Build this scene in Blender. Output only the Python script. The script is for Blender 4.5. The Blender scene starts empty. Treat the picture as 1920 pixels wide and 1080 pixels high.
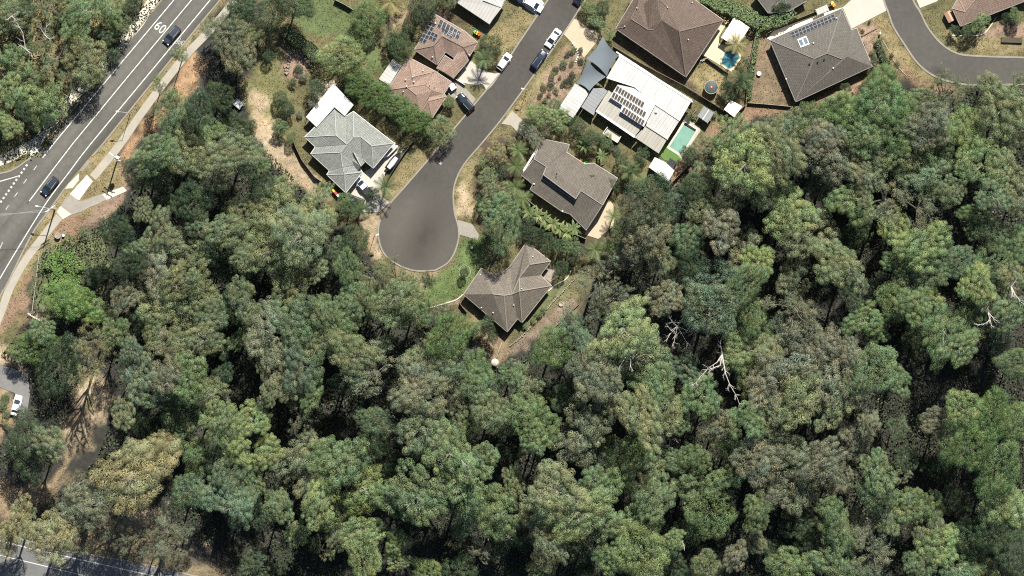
import bpy, bmesh, math, random
import numpy as np
from mathutils import Vector, Matrix
from mathutils.geometry import tessellate_polygon

R = math.radians
random.seed(7)
S, CAMH = 0.12, 1000.0          # metres per photo pixel on the ground, camera height
SC = bpy.context.scene
COL = SC.collection

# ------------------------------------------------------------------ camera
cam_d = bpy.data.cameras.new("camera")
cam_d.sensor_width = 36.0
cam_d.lens = 36.0 * CAMH / (1920 * S)
cam_d.clip_start, cam_d.clip_end = 10.0, 6000.0
cam = bpy.data.objects.new("camera", cam_d)
cam.location = (0, 0, CAMH)
COL.objects.link(cam)
SC.camera = cam

# ------------------------------------------------------------------ sky and sun
SUN_ELEV = 51.0
SUN_X, SUN_Y = 0.29, 0.957      # towards the sun, seen in plan
world = bpy.data.worlds.new("World")
SC.world = world
world.use_nodes = True
wn = world.node_tree
sky = wn.nodes.new("ShaderNodeTexSky")
sky.sky_type = 'NISHITA'
sky.sun_disc = False
sky.sun_elevation = R(SUN_ELEV)
sky.sun_rotation = math.atan2(SUN_X, SUN_Y)
bg = wn.nodes["Background"]
bg.inputs[1].default_value = 0.05
wn.links.new(sky.outputs[0], bg.inputs[0])
sun_d = bpy.data.lights.new("sun", 'SUN')
sun_d.energy = 5.0
sun_d.angle = R(0.5)
sun_d.color = (1.0, 0.955, 0.88)
sun = bpy.data.objects.new("sun", sun_d)
ce = math.cos(R(SUN_ELEV))
to_sun = Vector((SUN_X * ce, SUN_Y * ce, math.sin(R(SUN_ELEV)))).normalized()
sun.rotation_euler = to_sun.to_track_quat('Z', 'Y').to_euler()
sun.location = (0, 0, 300)
COL.objects.link(sun)

SC.view_settings.view_transform = 'Standard'
SC.view_settings.look = 'None'
SC.view_settings.gamma = 1.0
SC.view_settings.use_curve_mapping = False
SC.view_settings.exposure = 0.97
SC.render.engine = 'CYCLES'
SC.cycles.use_denoising = False
SC.cycles.pixel_filter_type = 'BLACKMAN_HARRIS'
SC.cycles.filter_width = 1.1
SC.cycles.max_bounces = 6
SC.cycles.diffuse_bounces = 3
SC.cycles.transmission_bounces = 4
SC.cycles.transparent_max_bounces = 4

# ------------------------------------------------------------------ helpers
def sstep(a, b, v):
    t = np.clip((np.asarray(v, float) - a) / (b - a), 0, 1)
    return t * t * (3 - 2 * t)

def terr(px, py):
    """ground height (m) at a plan position given in photo pixels: the wooded gully falls away below the houses"""
    px = np.asarray(px, float); py = np.asarray(py, float)
    a = sstep(690, 1000, py) * sstep(330, 520, px) * 9.0
    b = sstep(1130, 1400, px - (py - 450) * -0.2) * sstep(270, 560, py) * 5.0
    c = sstep(250, 420, px) * sstep(330, 520, py) * (1 - sstep(560, 720, px)) * 3.0
    return -(np.maximum(a, b) + 0.6 * np.minimum(a, b) + c * (1 - sstep(690, 1000, py)))

def W(px, py, z=0.0, zr=None):
    k = (CAMH - (z if zr is None else zr)) / CAMH * S
    return Vector(((px - 960) * k, (540 - py) * k, z))

def mesh_of(name, verts, faces, mats, fmat=None, smooth=False, uvs=None):
    me = bpy.data.meshes.new(name)
    me.from_pydata([tuple(v) for v in verts], [], faces)
    for m in (mats if isinstance(mats, (list, tuple)) else [mats]):
        me.materials.append(m)
    if fmat:
        me.polygons.foreach_set("material_index", fmat)
    if smooth:
        me.polygons.foreach_set("use_smooth", [True] * len(me.polygons))
    if uvs is not None:
        ul = me.uv_layers.new(name="UVMap")
        flat = [c for f in uvs for uv in f for c in uv]
        ul.data.foreach_set("uv", flat)
    me.update()
    return me

class MB:
    """collects shapes into ONE mesh"""
    def __init__(self): self.v, self.f, self.m = [], [], []
    def poly(self, pts, m=0):
        n = len(self.v); self.v += [Vector(p) for p in pts]
        self.f.append(tuple(range(n, n + len(pts)))); self.m.append(m); return self
    def prism(self, pts, z0, z1, m=0, mside=None):
        """vertical prism over a plan polygon (list of xy), triangulated cap so concave outlines work"""
        ms = m if mside is None else mside
        n, k = len(self.v), len(pts)
        area = sum(pts[i][0] * pts[(i + 1) % k][1] - pts[(i + 1) % k][0] * pts[i][1] for i in range(k))
        if area < 0: pts = list(reversed(pts))
        self.v += [Vector((p[0], p[1], z1)) for p in pts] + [Vector((p[0], p[1], z0)) for p in pts]
        for t in tessellate_polygon([[Vector((p[0], p[1], 0)) for p in pts]]):
            a, b, c = [Vector((pts[i][0], pts[i][1])) for i in t]
            if (b - a).cross(c - a) < 0: t = (t[0], t[2], t[1])
            self.f.append(tuple(n + i for i in t)); self.m.append(m)
        for i in range(k):
            j = (i + 1) % k
            self.f.append((n + i, n + k + i, n + k + j, n + j)); self.m.append(ms)
        return self
    def box(self, c, s, rz=0.0, m=0, taper=1.0):
        n = len(self.v); cx, cy, cz = c; a, b, h = s[0] / 2, s[1] / 2, s[2] / 2
        co, si = math.cos(rz), math.sin(rz)
        for z, t in ((-h, 1.0), (h, taper)):
            for x, y in ((-a, -b), (a, -b), (a, b), (-a, b)):
                x, y = x * t, y * t
                self.v.append(Vector((cx + x * co - y * si, cy + x * si + y * co, cz + z)))
        for q in ((3, 2, 1, 0), (4, 5, 6, 7), (0, 1, 5, 4), (1, 2, 6, 5), (2, 3, 7, 6), (3, 0, 4, 7)):
            self.f.append(tuple(n + i for i in q)); self.m.append(m)
        return self
    def tube(self, pts, radii, k=6, m=0):
        pts = [Vector(p) for p in pts]
        if not isinstance(radii, (list, tuple)): radii = [radii] * len(pts)
        rings = []
        for i, p in enumerate(pts):
            d = (pts[min(i + 1, len(pts) - 1)] - pts[max(i - 1, 0)])
            d = d.normalized() if d.length > 1e-9 else Vector((0, 0, 1))
            u = d.cross(Vector((0, 0, 1)) if abs(d.z) < 0.9 else Vector((1, 0, 0))).normalized()
            w = d.cross(u)
            n = len(self.v)
            for j in range(k):
                a = 2 * math.pi * j / k
                self.v.append(p + (u * math.cos(a) + w * math.sin(a)) * radii[i])
            rings.append(n)
        for a, b in zip(rings, rings[1:]):
            for j in range(k):
                self.f.append((a + j, a + (j + 1) % k, b + (j + 1) % k, b + j)); self.m.append(m)
        self.f.append(tuple(rings[0] + j for j in reversed(range(k)))); self.m.append(m)
        self.f.append(tuple(rings[-1] + j for j in range(k))); self.m.append(m)
        return self
    def lathe(self, c, prof, k=20, m=0):
        """prof: list of (radius, z)"""
        rings = []
        for r, z in prof:
            n = len(self.v)
            for j in range(k):
                a = 2 * math.pi * j / k
                self.v.append(Vector((c[0] + r * math.cos(a), c[1] + r * math.sin(a), c[2] + z)))
            rings.append(n)
        for a, b in zip(rings, rings[1:]):
            for j in range(k):
                self.f.append((a + j, a + (j + 1) % k, b + (j + 1) % k, b + j)); self.m.append(m)
        self.f.append(tuple(rings[-1] + j for j in range(k))); self.m.append(m)
        self.f.append(tuple(rings[0] + j for j in reversed(range(k)))); self.m.append(m)
        return self
    def mesh(self, name, mats, smooth=False): return mesh_of(name, self.v, self.f, mats, self.m, smooth)
    def build(self, name, mats, parent=None, smooth=False):
        return add(name, self.mesh(name, mats, smooth), parent)

def add(name, data, parent=None, local=False):
    """link an object; its mesh is in world coordinates unless local"""
    o = bpy.data.objects.new(name, data)
    COL.objects.link(o)
    if parent is not None:
        o.parent = parent
        if not local: o.matrix_parent_inverse = parent_inv(parent)
    return o

def parent_inv(p):
    m = Matrix.Identity(4)
    q = p
    while q is not None:
        m = (q.matrix_parent_inverse @ q.matrix_basis) @ m
        q = q.parent
    return m.inverted()

def thing(name, label, cat, loc=(0, 0, 0), rz=0.0, group=None):
    o = bpy.data.objects.new(name, None)
    o.empty_display_size = 0.3
    COL.objects.link(o)
    o.location = loc
    o.rotation_euler = (0, 0, rz)
    return tag(o, label, cat, group)

def tag(o, label=None, cat=None, group=None, kind=None):
    if label: o["label"] = label
    if cat: o["category"] = cat
    if group: o["group"] = group
    if kind: o["kind"] = kind
    return o

# ------------------------------------------------------------------ materials
def nodes_of(name):
    m = bpy.data.materials.new(name)
    m.use_nodes = True
    nt = m.node_tree
    return m, nt, nt.nodes["Principled BSDF"]

def _math(nt, op, a, b=None, clamp=False):
    n = nt.nodes.new("ShaderNodeMath"); n.operation = op; n.use_clamp = clamp
    for i, x in enumerate((a, b)):
        if x is None: continue
        if isinstance(x, (int, float)): n.inputs[i].default_value = x
        else: nt.links.new(x, n.inputs[i])
    return n.outputs[0]

def _noise(nt, vec, scale, detail=3.0, rough=0.55):
    n = nt.nodes.new("ShaderNodeTexNoise")
    n.inputs["Scale"].default_value = scale
    n.inputs["Detail"].default_value = detail
    n.inputs["Roughness"].default_value = rough
    if vec is not None: nt.links.new(vec, n.inputs["Vector"])
    return n.outputs["Fac"]

def _mix(nt, fac, a, b, mode='MIX'):
    n = nt.nodes.new("ShaderNodeMix"); n.data_type = 'RGBA'; n.blend_type = mode
    for key, x in ((0, fac), (6, a), (7, b)):
        if isinstance(x, (int, float)): n.inputs[key].default_value = x
        elif isinstance(x, tuple): n.inputs[key].default_value = (*x[:3], 1)
        else: nt.links.new(x, n.inputs[key])
    return n.outputs[2]

def _scale_col(nt, col, fac):
    """col * fac (fac a value socket)"""
    n = nt.nodes.new("ShaderNodeVectorMath"); n.operation = 'SCALE'
    if isinstance(col, tuple): n.inputs[0].default_value = col[:3]
    else: nt.links.new(col, n.inputs[0])
    nt.links.new(fac, n.inputs["Scale"])
    return n.outputs[0]

def _pos(nt): return nt.nodes.new("ShaderNodeNewGeometry").outputs["Position"]

def mat(name, col, rough=0.85, var=0.18, s1=0.25, s2=3.0, spec=0.3, metal=0.0, fine=0.0, bump=0.0, coat=0.0):
    """plain coloured material with two scales of mottling and optional fine grain and relief"""
    m, nt, b = nodes_of(name)
    p = _pos(nt)
    f = _math(nt, 'ADD', _math(nt, 'MULTIPLY', _noise(nt, p, s1), 1.2), _noise(nt, p, s2))
    f = _math(nt, 'MULTIPLY_ADD', f, var * 2 / 2.2 * 2)
    f.node.inputs[2].default_value = 1.0 - var * 2
    if fine:
        g = _math(nt, 'MULTIPLY_ADD', _noise(nt, p, 11.0, 2.0, 0.8), fine * 2)
        g.node.inputs[2].default_value = 1.0 - fine
        f = _math(nt, 'MULTIPLY', f, g)
    nt.links.new(_scale_col(nt, col, f), b.inputs["Base Color"])
    b.inputs["Roughness"].default_value = rough
    b.inputs["Specular IOR Level"].default_value = spec
    b.inputs["Metallic"].default_value = metal
    b.inputs["Coat Weight"].default_value = coat
    if bump:
        bn = nt.nodes.new("ShaderNodeBump"); bn.inputs["Strength"].default_value = bump
        bn.inputs["Distance"].default_value = 0.1
        nt.links.new(_noise(nt, p, 4.0, 4.0), bn.inputs["Height"])
        nt.links.new(bn.outputs[0], b.inputs["Normal"])
    return m

def tile_mat(name, col, tw=0.36, th=0.46, contrast=0.35, var=0.12, lich=None):
    """roof tiles: courses of small tiles with their own tone, laid out on the roof's UVs (metres)"""
    m, nt, b = nodes_of(name)
    uv = nt.nodes.new("ShaderNodeUVMap").outputs[0]
    br = nt.nodes.new("ShaderNodeTexBrick")
    nt.links.new(uv, br.inputs["Vector"])
    br.inputs["Scale"].default_value = 1.0
    br.inputs["Brick Width"].default_value = tw
    br.inputs["Row Height"].default_value = th
    br.inputs["Mortar Size"].default_value = 0.06
    br.inputs["Mortar Smooth"].default_value = 0.6
    hi = tuple(c * (1 + contrast) for c in col); lo = tuple(c * (1 - contrast) for c in col)
    br.inputs["Color1"].default_value = (*hi, 1); br.inputs["Color2"].default_value = (*lo, 1)
    br.inputs["Mortar"].default_value = (*[c * 0.62 for c in col], 1)
    p = _pos(nt)
    f = _math(nt, 'MULTIPLY_ADD', _math(nt, 'ADD', _noise(nt, p, 0.35, 4.0), _noise(nt, p, 2.2, 3.0)), var * 2)
    f.node.inputs[2].default_value = 1.0 - var * 2
    mp = nt.nodes.new("ShaderNodeMapping"); nt.links.new(uv, mp.inputs[0]); mp.inputs["Scale"].default_value = (1.4, 0.14, 1)
    sk = _math(nt, 'MULTIPLY_ADD', _noise(nt, mp.outputs[0], 1.0, 5.0, 0.7), 0.5); sk.node.inputs[2].default_value = 0.75
    f = _math(nt, 'MULTIPLY', f, sk)
    c = _scale_col(nt, br.outputs["Color"], f)
    if lich:
        k = _math(nt, 'MULTIPLY', _math(nt, 'SUBTRACT', _noise(nt, p, 0.5, 6.0, 0.75), 0.5, True), 1.6, True)
        c = _mix(nt, k, c, lich)
    nt.links.new(c, b.inputs["Base Color"])
    b.inputs["Roughness"].default_value = 0.8
    b.inputs["Specular IOR Level"].default_value = 0.25
    bn = nt.nodes.new("ShaderNodeBump"); bn.inputs["Strength"].default_value = 0.5; bn.inputs["Distance"].default_value = 0.03
    nt.links.new(br.outputs["Fac"], bn.inputs["Height"]); bn.invert = True
    nt.links.new(bn.outputs[0], b.inputs["Normal"])
    return m

def sheet_roof_mat(name, col, pitch=0.76, var=0.10, dirt=(0.3, 0.28, 0.24), dirt_amt=0.4):
    """ribbed metal roof sheet: ribs run down the slope (UV v), rain streaks and grime"""
    m, nt, b = nodes_of(name)
    uvn = nt.nodes.new("ShaderNodeUVMap").outputs[0]
    sx = nt.nodes.new("ShaderNodeSeparateXYZ"); nt.links.new(uvn, sx.inputs[0])
    rib = _math(nt, 'PINGPONG', sx.outputs[0], pitch / 2)
    rib = _math(nt, 'MULTIPLY', _math(nt, 'LESS_THAN', rib, 0.06), 1.0)
    mp = nt.nodes.new("ShaderNodeMapping"); nt.links.new(uvn, mp.inputs[0]); mp.inputs["Scale"].default_value = (1.6, 0.16, 1)
    streak = _noise(nt, mp.outputs[0], 1.0, 5.0, 0.65)
    k = _math(nt, 'MULTIPLY', _math(nt, 'SUBTRACT', streak, 0.42, True), dirt_amt * 3, True)
    p = _pos(nt)
    f = _math(nt, 'MULTIPLY_ADD', _noise(nt, p, 0.5, 3.0), var * 2); f.node.inputs[2].default_value = 1 - var
    f = _math(nt, 'MULTIPLY', f, _math(nt, 'SUBTRACT', 1.0, _math(nt, 'MULTIPLY', rib, 0.16)))
    c = _scale_col(nt, _mix(nt, k, col, dirt), f)
    nt.links.new(c, b.inputs["Base Color"])
    b.inputs["Roughness"].default_value = 0.55
    b.inputs["Specular IOR Level"].default_value = 0.3
    bn = nt.nodes.new("ShaderNodeBump"); bn.inputs["Strength"].default_value = 0.6; bn.inputs["Distance"].default_value = 0.04
    nt.links.new(rib, bn.inputs["Height"]); nt.links.new(bn.outputs[0], b.inputs["Normal"])
    return m

def leaf_mat(name):
    """leaf colour = the tree's own colour (object colour) times each clump's and leaf's own tone"""
    m, nt, b = nodes_of(name)
    nt.nodes.remove(b)
    oi = nt.nodes.new("ShaderNodeObjectInfo")
    at = nt.nodes.new("ShaderNodeAttribute"); at.attribute_name = "tint"
    c = _mix(nt, 1.0, oi.outputs["Color"], at.outputs["Color"], 'MULTIPLY')
    d = nt.nodes.new("ShaderNodeBsdfDiffuse"); t = nt.nodes.new("ShaderNodeBsdfTranslucent")
    g = nt.nodes.new("ShaderNodeBsdfGlossy"); g.inputs["Roughness"].default_value = 0.45
    g.inputs["Color"].default_value = (0.9, 0.95, 0.9, 1)
    nt.links.new(c, d.inputs[0]); nt.links.new(c, t.inputs[0])
    mx = nt.nodes.new("ShaderNodeMixShader"); mx.inputs[0].default_value = 0.10
    nt.links.new(d.outputs[0], mx.inputs[1]); nt.links.new(t.outputs[0], mx.inputs[2])
    m2 = nt.nodes.new("ShaderNodeMixShader"); m2.inputs[0].default_value = 0.012
    nt.links.new(mx.outputs[0], m2.inputs[1]); nt.links.new(g.outputs[0], m2.inputs[2])
    nt.links.new(m2.outputs[0], nt.nodes["Material Output"].inputs[0])
    return m

def ground_mat(name):
    """earth, litter and grass: colours come from the ground's own zone attribute, mottled at several scales"""
    m, nt, b = nodes_of(name)
    at = nt.nodes.new("ShaderNodeAttribute"); at.attribute_name = "zone"
    p = _pos(nt)
    f = _math(nt, 'ADD', _math(nt, 'ADD', _noise(nt, p, 0.12, 4.0), _noise(nt, p, 0.8, 4.0, 0.65)), _noise(nt, p, 5.0, 4.0, 0.75))
    f = _math(nt, 'MULTIPLY_ADD', f, 1.35); f.node.inputs[2].default_value = -1.02
    c = _scale_col(nt, at.outputs["Color"], f)
    k = _math(nt, 'MULTIPLY', _math(nt, 'SUBTRACT', _noise(nt, p, 0.33, 5.0, 0.7), 0.5, True), 2.4, True)
    dry = _mix(nt, 1.0, c, (1.35, 1.08, 0.95), 'MULTIPLY')
    nt.links.new(_mix(nt, k, c, dry), b.inputs["Base Color"])
    b.inputs["Roughness"].default_value = 0.95
    b.inputs["Specular IOR Level"].default_value = 0.1
    bn = nt.nodes.new("ShaderNodeBump"); bn.inputs["Strength"].default_value = 0.7; bn.inputs["Distance"].default_value = 0.12
    nt.links.new(_noise(nt, p, 3.5, 6.0, 0.7), bn.inputs["Height"]); nt.links.new(bn.outputs[0], b.inputs["Normal"])
    return m

def asphalt_mat(name, col, axis=None, lanes=(), stain=None, crack=0.0):
    """asphalt: aggregate grain, patchy ageing; lanes: (offset m, half width, gain) bands along axis polished by tyres"""
    m, nt, b = nodes_of(name)
    p = _pos(nt)
    f = _math(nt, 'ADD', _math(nt, 'ADD', _noise(nt, p, 0.1, 3.0), _noise(nt, p, 0.9, 4.0)), _math(nt, 'MULTIPLY', _noise(nt, p, 9.0, 3.0, 0.8), 1.6))
    f = _math(nt, 'MULTIPLY_ADD', f, 0.5); f.node.inputs[2].default_value = 0.1
    if axis:
        d = nt.nodes.new("ShaderNodeVectorMath"); d.operation = 'DOT_PRODUCT'
        nt.links.new(p, d.inputs[0]); d.inputs[1].default_value = (axis[0], axis[1], 0)
        off = _math(nt, 'SUBTRACT', d.outputs["Value"], axis[2])
        for o, hw, g in lanes:
            a = _math(nt, 'ABSOLUTE', _math(nt, 'SUBTRACT', off, o))
            a = _math(nt, 'SUBTRACT', 1.0, _math(nt, 'DIVIDE', a, hw), True)
            a = _math(nt, 'MULTIPLY_ADD', a, g); a.node.inputs[2].default_value = 1.0
            f = _math(nt, 'MULTIPLY', f, a)
    vo = nt.nodes.new("ShaderNodeTexVoronoi"); vo.feature = 'DISTANCE_TO_EDGE'; vo.inputs["Scale"].default_value = 0.16
    wv = nt.nodes.new("ShaderNodeVectorMath"); wv.operation = 'ADD'
    nz = nt.nodes.new("ShaderNodeTexNoise"); nz.inputs["Scale"].default_value = 0.5; nz.inputs["Detail"].default_value = 5.0
    ns = nt.nodes.new("ShaderNodeVectorMath"); ns.operation = 'SCALE'; ns.inputs["Scale"].default_value = 4.0
    nt.links.new(p, nz.inputs["Vector"]); nt.links.new(nz.outputs["Color"], ns.inputs[0]); nt.links.new(p, wv.inputs[0]); nt.links.new(ns.outputs[0], wv.inputs[1])
    nt.links.new(wv.outputs[0], vo.inputs["Vector"])
    ck = _math(nt, 'LESS_THAN', vo.outputs["Distance"], 0.009)
    sel = _math(nt, 'MULTIPLY', _math(nt, 'SUBTRACT', _noise(nt, p, 0.07, 2.0), 0.47, True), 4.0, True)
    f = _math(nt, 'MULTIPLY', f, _math(nt, 'SUBTRACT', 1.0, _math(nt, 'MULTIPLY', ck, _math(nt, 'MULTIPLY', sel, 0.45))))
    old = _math(nt, 'MULTIPLY_ADD', _noise(nt, p, 0.045, 2.0), 0.5); old.node.inputs[2].default_value = 0.75
    f = _math(nt, 'MULTIPLY', f, old)
    c = _scale_col(nt, col, f)
    for (cx, cy, rx, ry, rot), scol in (stain or []):
        mp = nt.nodes.new("ShaderNodeMapping"); mp.vector_type = 'TEXTURE'
        mp.inputs["Location"].default_value = (cx, cy, 0); mp.inputs["Rotation"].default_value = (0, 0, rot)
        mp.inputs["Scale"].default_value = (rx, ry, 1)
        nt.links.new(p, mp.inputs[0])
        ln = nt.nodes.new("ShaderNodeVectorMath"); ln.operation = 'LENGTH'; nt.links.new(mp.outputs[0], ln.inputs[0])
        k = _math(nt, 'SUBTRACT', 1.0, ln.outputs["Value"], True)
        nk = _math(nt, 'MULTIPLY_ADD', _noise(nt, p, 0.5, 4.0), 0.9); nk.node.inputs[2].default_value = 0.55
        k = _math(nt, 'MULTIPLY', k, nk, True)
        c = _mix(nt, k, c, scol)
    nt.links.new(c, b.inputs["Base Color"])
    b.inputs["Roughness"].default_value = 0.85
    b.inputs["Specular IOR Level"].default_value = 0.25
    bn = nt.nodes.new("ShaderNodeBump"); bn.inputs["Strength"].default_value = 0.35; bn.inputs["Distance"].default_value = 0.02
    nt.links.new(_noise(nt, p, 9.0, 3.0, 0.8), bn.inputs["Height"]); nt.links.new(bn.outputs[0], b.inputs["Normal"])
    return m

def glass_mat(name, col=(0.02, 0.03, 0.04), rough=0.06, spec=0.5):
    m, nt, b = nodes_of(name)
    p = _pos(nt)
    f = _math(nt, 'MULTIPLY_ADD', _noise(nt, p, 1.0), 0.4); f.node.inputs[2].default_value = 0.8
    nt.links.new(_scale_col(nt, col, f), b.inputs["Base Color"])
    b.inputs["Roughness"].default_value = rough
    b.inputs["Specular IOR Level"].default_value = spec
    return m

def water_mat(name, col):
    m, nt, b = nodes_of(name)
    p = _pos(nt)
    v = nt.nodes.new("ShaderNodeTexVoronoi"); v.feature = 'DISTANCE_TO_EDGE'
    v.inputs["Scale"].default_value = 1.3
    wv = nt.nodes.new("ShaderNodeVectorMath"); wv.operation = 'ADD'
    nz = nt.nodes.new("ShaderNodeTexNoise"); nz.inputs["Scale"].default_value = 1.1
    nt.links.new(p, nz.inputs["Vector"]); nt.links.new(p, wv.inputs[0]); nt.links.new(nz.outputs["Color"], wv.inputs[1])
    nt.links.new(wv.outputs[0], v.inputs["Vector"])
    bn = nt.nodes.new("ShaderNodeBump"); bn.inputs["Strength"].default_value = 0.25; bn.inputs["Distance"].default_value = 0.1
    nt.links.new(v.outputs["Distance"], bn.inputs["Height"]); nt.links.new(bn.outputs[0], b.inputs["Normal"])
    f = _math(nt, 'MULTIPLY_ADD', _noise(nt, p, 0.6, 4.0), 0.5); f.node.inputs[2].default_value = 0.75
    nt.links.new(_scale_col(nt, col, f), b.inputs["Base Color"])
    b.inputs["Roughness"].default_value = 0.08
    b.inputs["Specular IOR Level"].default_value = 0.5
    return m

MT = {}
MT['ground'] = ground_mat("ground_earth")
MT['leaf'] = leaf_mat("leaves")
MT['bark'] = mat("bark_grey", (0.11, 0.095, 0.078), 0.95, 0.3, 1.0, 6.0)
MT['bark_pale'] = mat("bark_pale", (0.27, 0.245, 0.21), 0.9, 0.25, 1.0, 6.0)
MT['bark_dead'] = mat("bark_bleached", (0.38, 0.355, 0.32), 0.9, 0.22, 1.0, 6.0)
MT['bark_grey'] = mat("bark_weathered", (0.22, 0.205, 0.19), 0.9, 0.22, 1.0, 6.0)
MT['concrete'] = mat("concrete_path", (0.30, 0.275, 0.225), 0.9, 0.16, 0.35, 2.5, fine=0.12)
MT['concrete_old'] = mat("concrete_old", (0.24, 0.22, 0.185), 0.9, 0.2, 0.35, 2.5, fine=0.14)
MT['concrete_new'] = mat("concrete_new", (0.47, 0.43, 0.35), 0.85, 0.08, 0.5, 3.0, fine=0.05)
MT['concrete_white'] = mat("concrete_bright", (0.50, 0.48, 0.43), 0.85, 0.06, 0.5, 3.0, fine=0.04)
MT['kerb'] = mat("concrete_kerb", (0.215, 0.195, 0.16), 0.9, 0.22, 0.5, 3.0, fine=0.1)
MT['drive_pale'] = mat("concrete_drive", (0.40, 0.365, 0.315), 0.88, 0.1, 0.35, 2.0, fine=0.08)
MT['drive_tan'] = mat("concrete_tan", (0.40, 0.33, 0.23), 0.88, 0.12, 0.35, 2.0, fine=0.1)
MT['paver_cream'] = mat("pool_pavers", (0.58, 0.47, 0.29), 0.85, 0.12, 0.4, 3.0, fine=0.08)
MT['paver_grey'] = mat("pool_stone", (0.36, 0.34, 0.27), 0.85, 0.14, 0.4, 3.0, fine=0.08)
MT['coping'] = mat("pool_coping", (0.58, 0.52, 0.38), 0.8, 0.1, 0.5, 3.0)
MT['turf'] = mat("artificial_turf", (0.085, 0.15, 0.04), 0.95, 0.12, 0.5, 3.0)
MT['paint'] = mat("road_paint", (0.50, 0.485, 0.45), 0.8, 0.14, 0.8, 6.0, fine=0.12)
MT['paint_worn'] = mat("road_paint_worn", (0.36, 0.345, 0.32), 0.85, 0.3, 1.5, 6.0, fine=0.3)
MT['white'] = mat("white_paint", (0.62, 0.61, 0.58), 0.5, 0.06)
MT['cream'] = mat("cream_sheet", (0.78, 0.72, 0.56), 0.6, 0.06)
MT['trim'] = mat("gutter_paint", (0.36, 0.34, 0.31), 0.6, 0.1)
MT['trim_white'] = mat("gutter_white", (0.66, 0.65, 0.62), 0.6, 0.08)
MT['wall_cream'] = mat("render_cream", (0.50, 0.45, 0.36), 0.9, 0.08)
MT['wall_brick'] = mat("brick_brown", (0.26, 0.15, 0.10), 0.9, 0.2, 1.0, 8.0)
MT['wall_white'] = mat("render_white", (0.68, 0.67, 0.63), 0.9, 0.06)
MT['timber'] = mat("fence_timber", (0.16, 0.125, 0.095), 0.9, 0.25, 1.0, 7.0)
MT['timber_grey'] = mat("timber_grey", (0.27, 0.25, 0.22), 0.9, 0.22, 1.0, 7.0)
MT['stone'] = mat("garden_stone", (0.24, 0.205, 0.165), 0.95, 0.3, 1.0, 4.0)
MT['metal'] = mat("galvanised", (0.42, 0.42, 0.42), 0.6, 0.08, spec=0.15)
MT['metal_dark'] = mat("dark_steel", (0.06, 0.06, 0.065), 0.5, 0.1, metal=0.3)
MT['black'] = mat("black_plastic", (0.02, 0.02, 0.022), 0.5, 0.1)
MT['rubber'] = mat("rubber", (0.018, 0.018, 0.018), 0.85, 0.1)
MT['glass'] = glass_mat("dark_glass")
MT['solar'] = glass_mat("solar_cells", (0.030, 0.033, 0.039), 0.45, 0.06)
MT['solar_brown'] = glass_mat("solar_cells_brown", (0.075, 0.062, 0.05), 0.5, 0.06)
MT['skylight'] = glass_mat("skylight_glass", (0.10, 0.13, 0.16), 0.4, 0.1)
MT['sail'] = mat("shade_cloth", (0.115, 0.135, 0.148), 0.85, 0.09, 0.3, 3.0)
MT['lamp'] = mat("lamp_housing", (0.6, 0.6, 0.58), 0.4, 0.05)
MT['red'] = mat("red_plastic", (0.55, 0.06, 0.03), 0.5, 0.05)
MT['yellow'] = mat("yellow_plastic", (0.75, 0.48, 0.04), 0.5, 0.05)
MT['green'] = mat("green_plastic", (0.08, 0.42, 0.12), 0.5, 0.05)
MT['orange'] = mat("orange_plastic", (0.72, 0.25, 0.04), 0.5, 0.05)
MT['bin'] = mat("bin_plastic", (0.04, 0.05, 0.045), 0.5, 0.05)
MT['tank'] = mat("tank_plastic", (0.055, 0.07, 0.062), 0.6, 0.12)
MT['tank_rim'] = mat("tank_rim", (0.33, 0.32, 0.29), 0.6, 0.1)
MT['pool_teal'] = water_mat("pool_water_teal", (0.155, 0.285, 0.228))
MT['pool_blue'] = water_mat("pool_water_blue", (0.06, 0.20, 0.235))

# ================================================================== GROUND
def smooth_line(pts, n=6, closed=False):
    out = []
    k = len(pts)
    rng_ = range(k if closed else k - 1)
    for i in rng_:
        p0 = pts[(i - 1) % k] if closed or i > 0 else pts[0]
        p1, p2 = pts[i], pts[(i + 1) % k]
        p3 = pts[(i + 2) % k] if closed or i + 2 < k else pts[-1]
        for j in range(n):
            t = j / n
            out.append(tuple(0.5 * (2 * b + (c - a) * t + (2 * a - 5 * b + 4 * c - d) * t * t + (3 * b - a - 3 * c + d) * t ** 3)
                             for a, b, c, d in zip(p0, p1, p2, p3)))
    if not closed: out.append(tuple(pts[-1]))
    return out

def dist_poly(X, Y, poly):
    """signed distance (px), negative inside"""
    inside = np.zeros(X.shape, bool); d2 = np.full(X.shape, 1e12)
    n = len(poly)
    for i in range(n):
        x1, y1 = poly[i]; x2, y2 = poly[(i + 1) % n]
        dx, dy = x2 - x1, y2 - y1
        t = np.clip(((X - x1) * dx + (Y - y1) * dy) / (dx * dx + dy * dy + 1e-9), 0, 1)
        d2 = np.minimum(d2, (X - x1 - t * dx) ** 2 + (Y - y1 - t * dy) ** 2)
        c = ((y1 > Y) != (y2 > Y))
        if abs(dy) > 1e-9: inside ^= c & (X < (Y - y1) / dy * dx + x1)
    d = np.sqrt(d2)
    return np.where(inside, -d, d)

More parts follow.
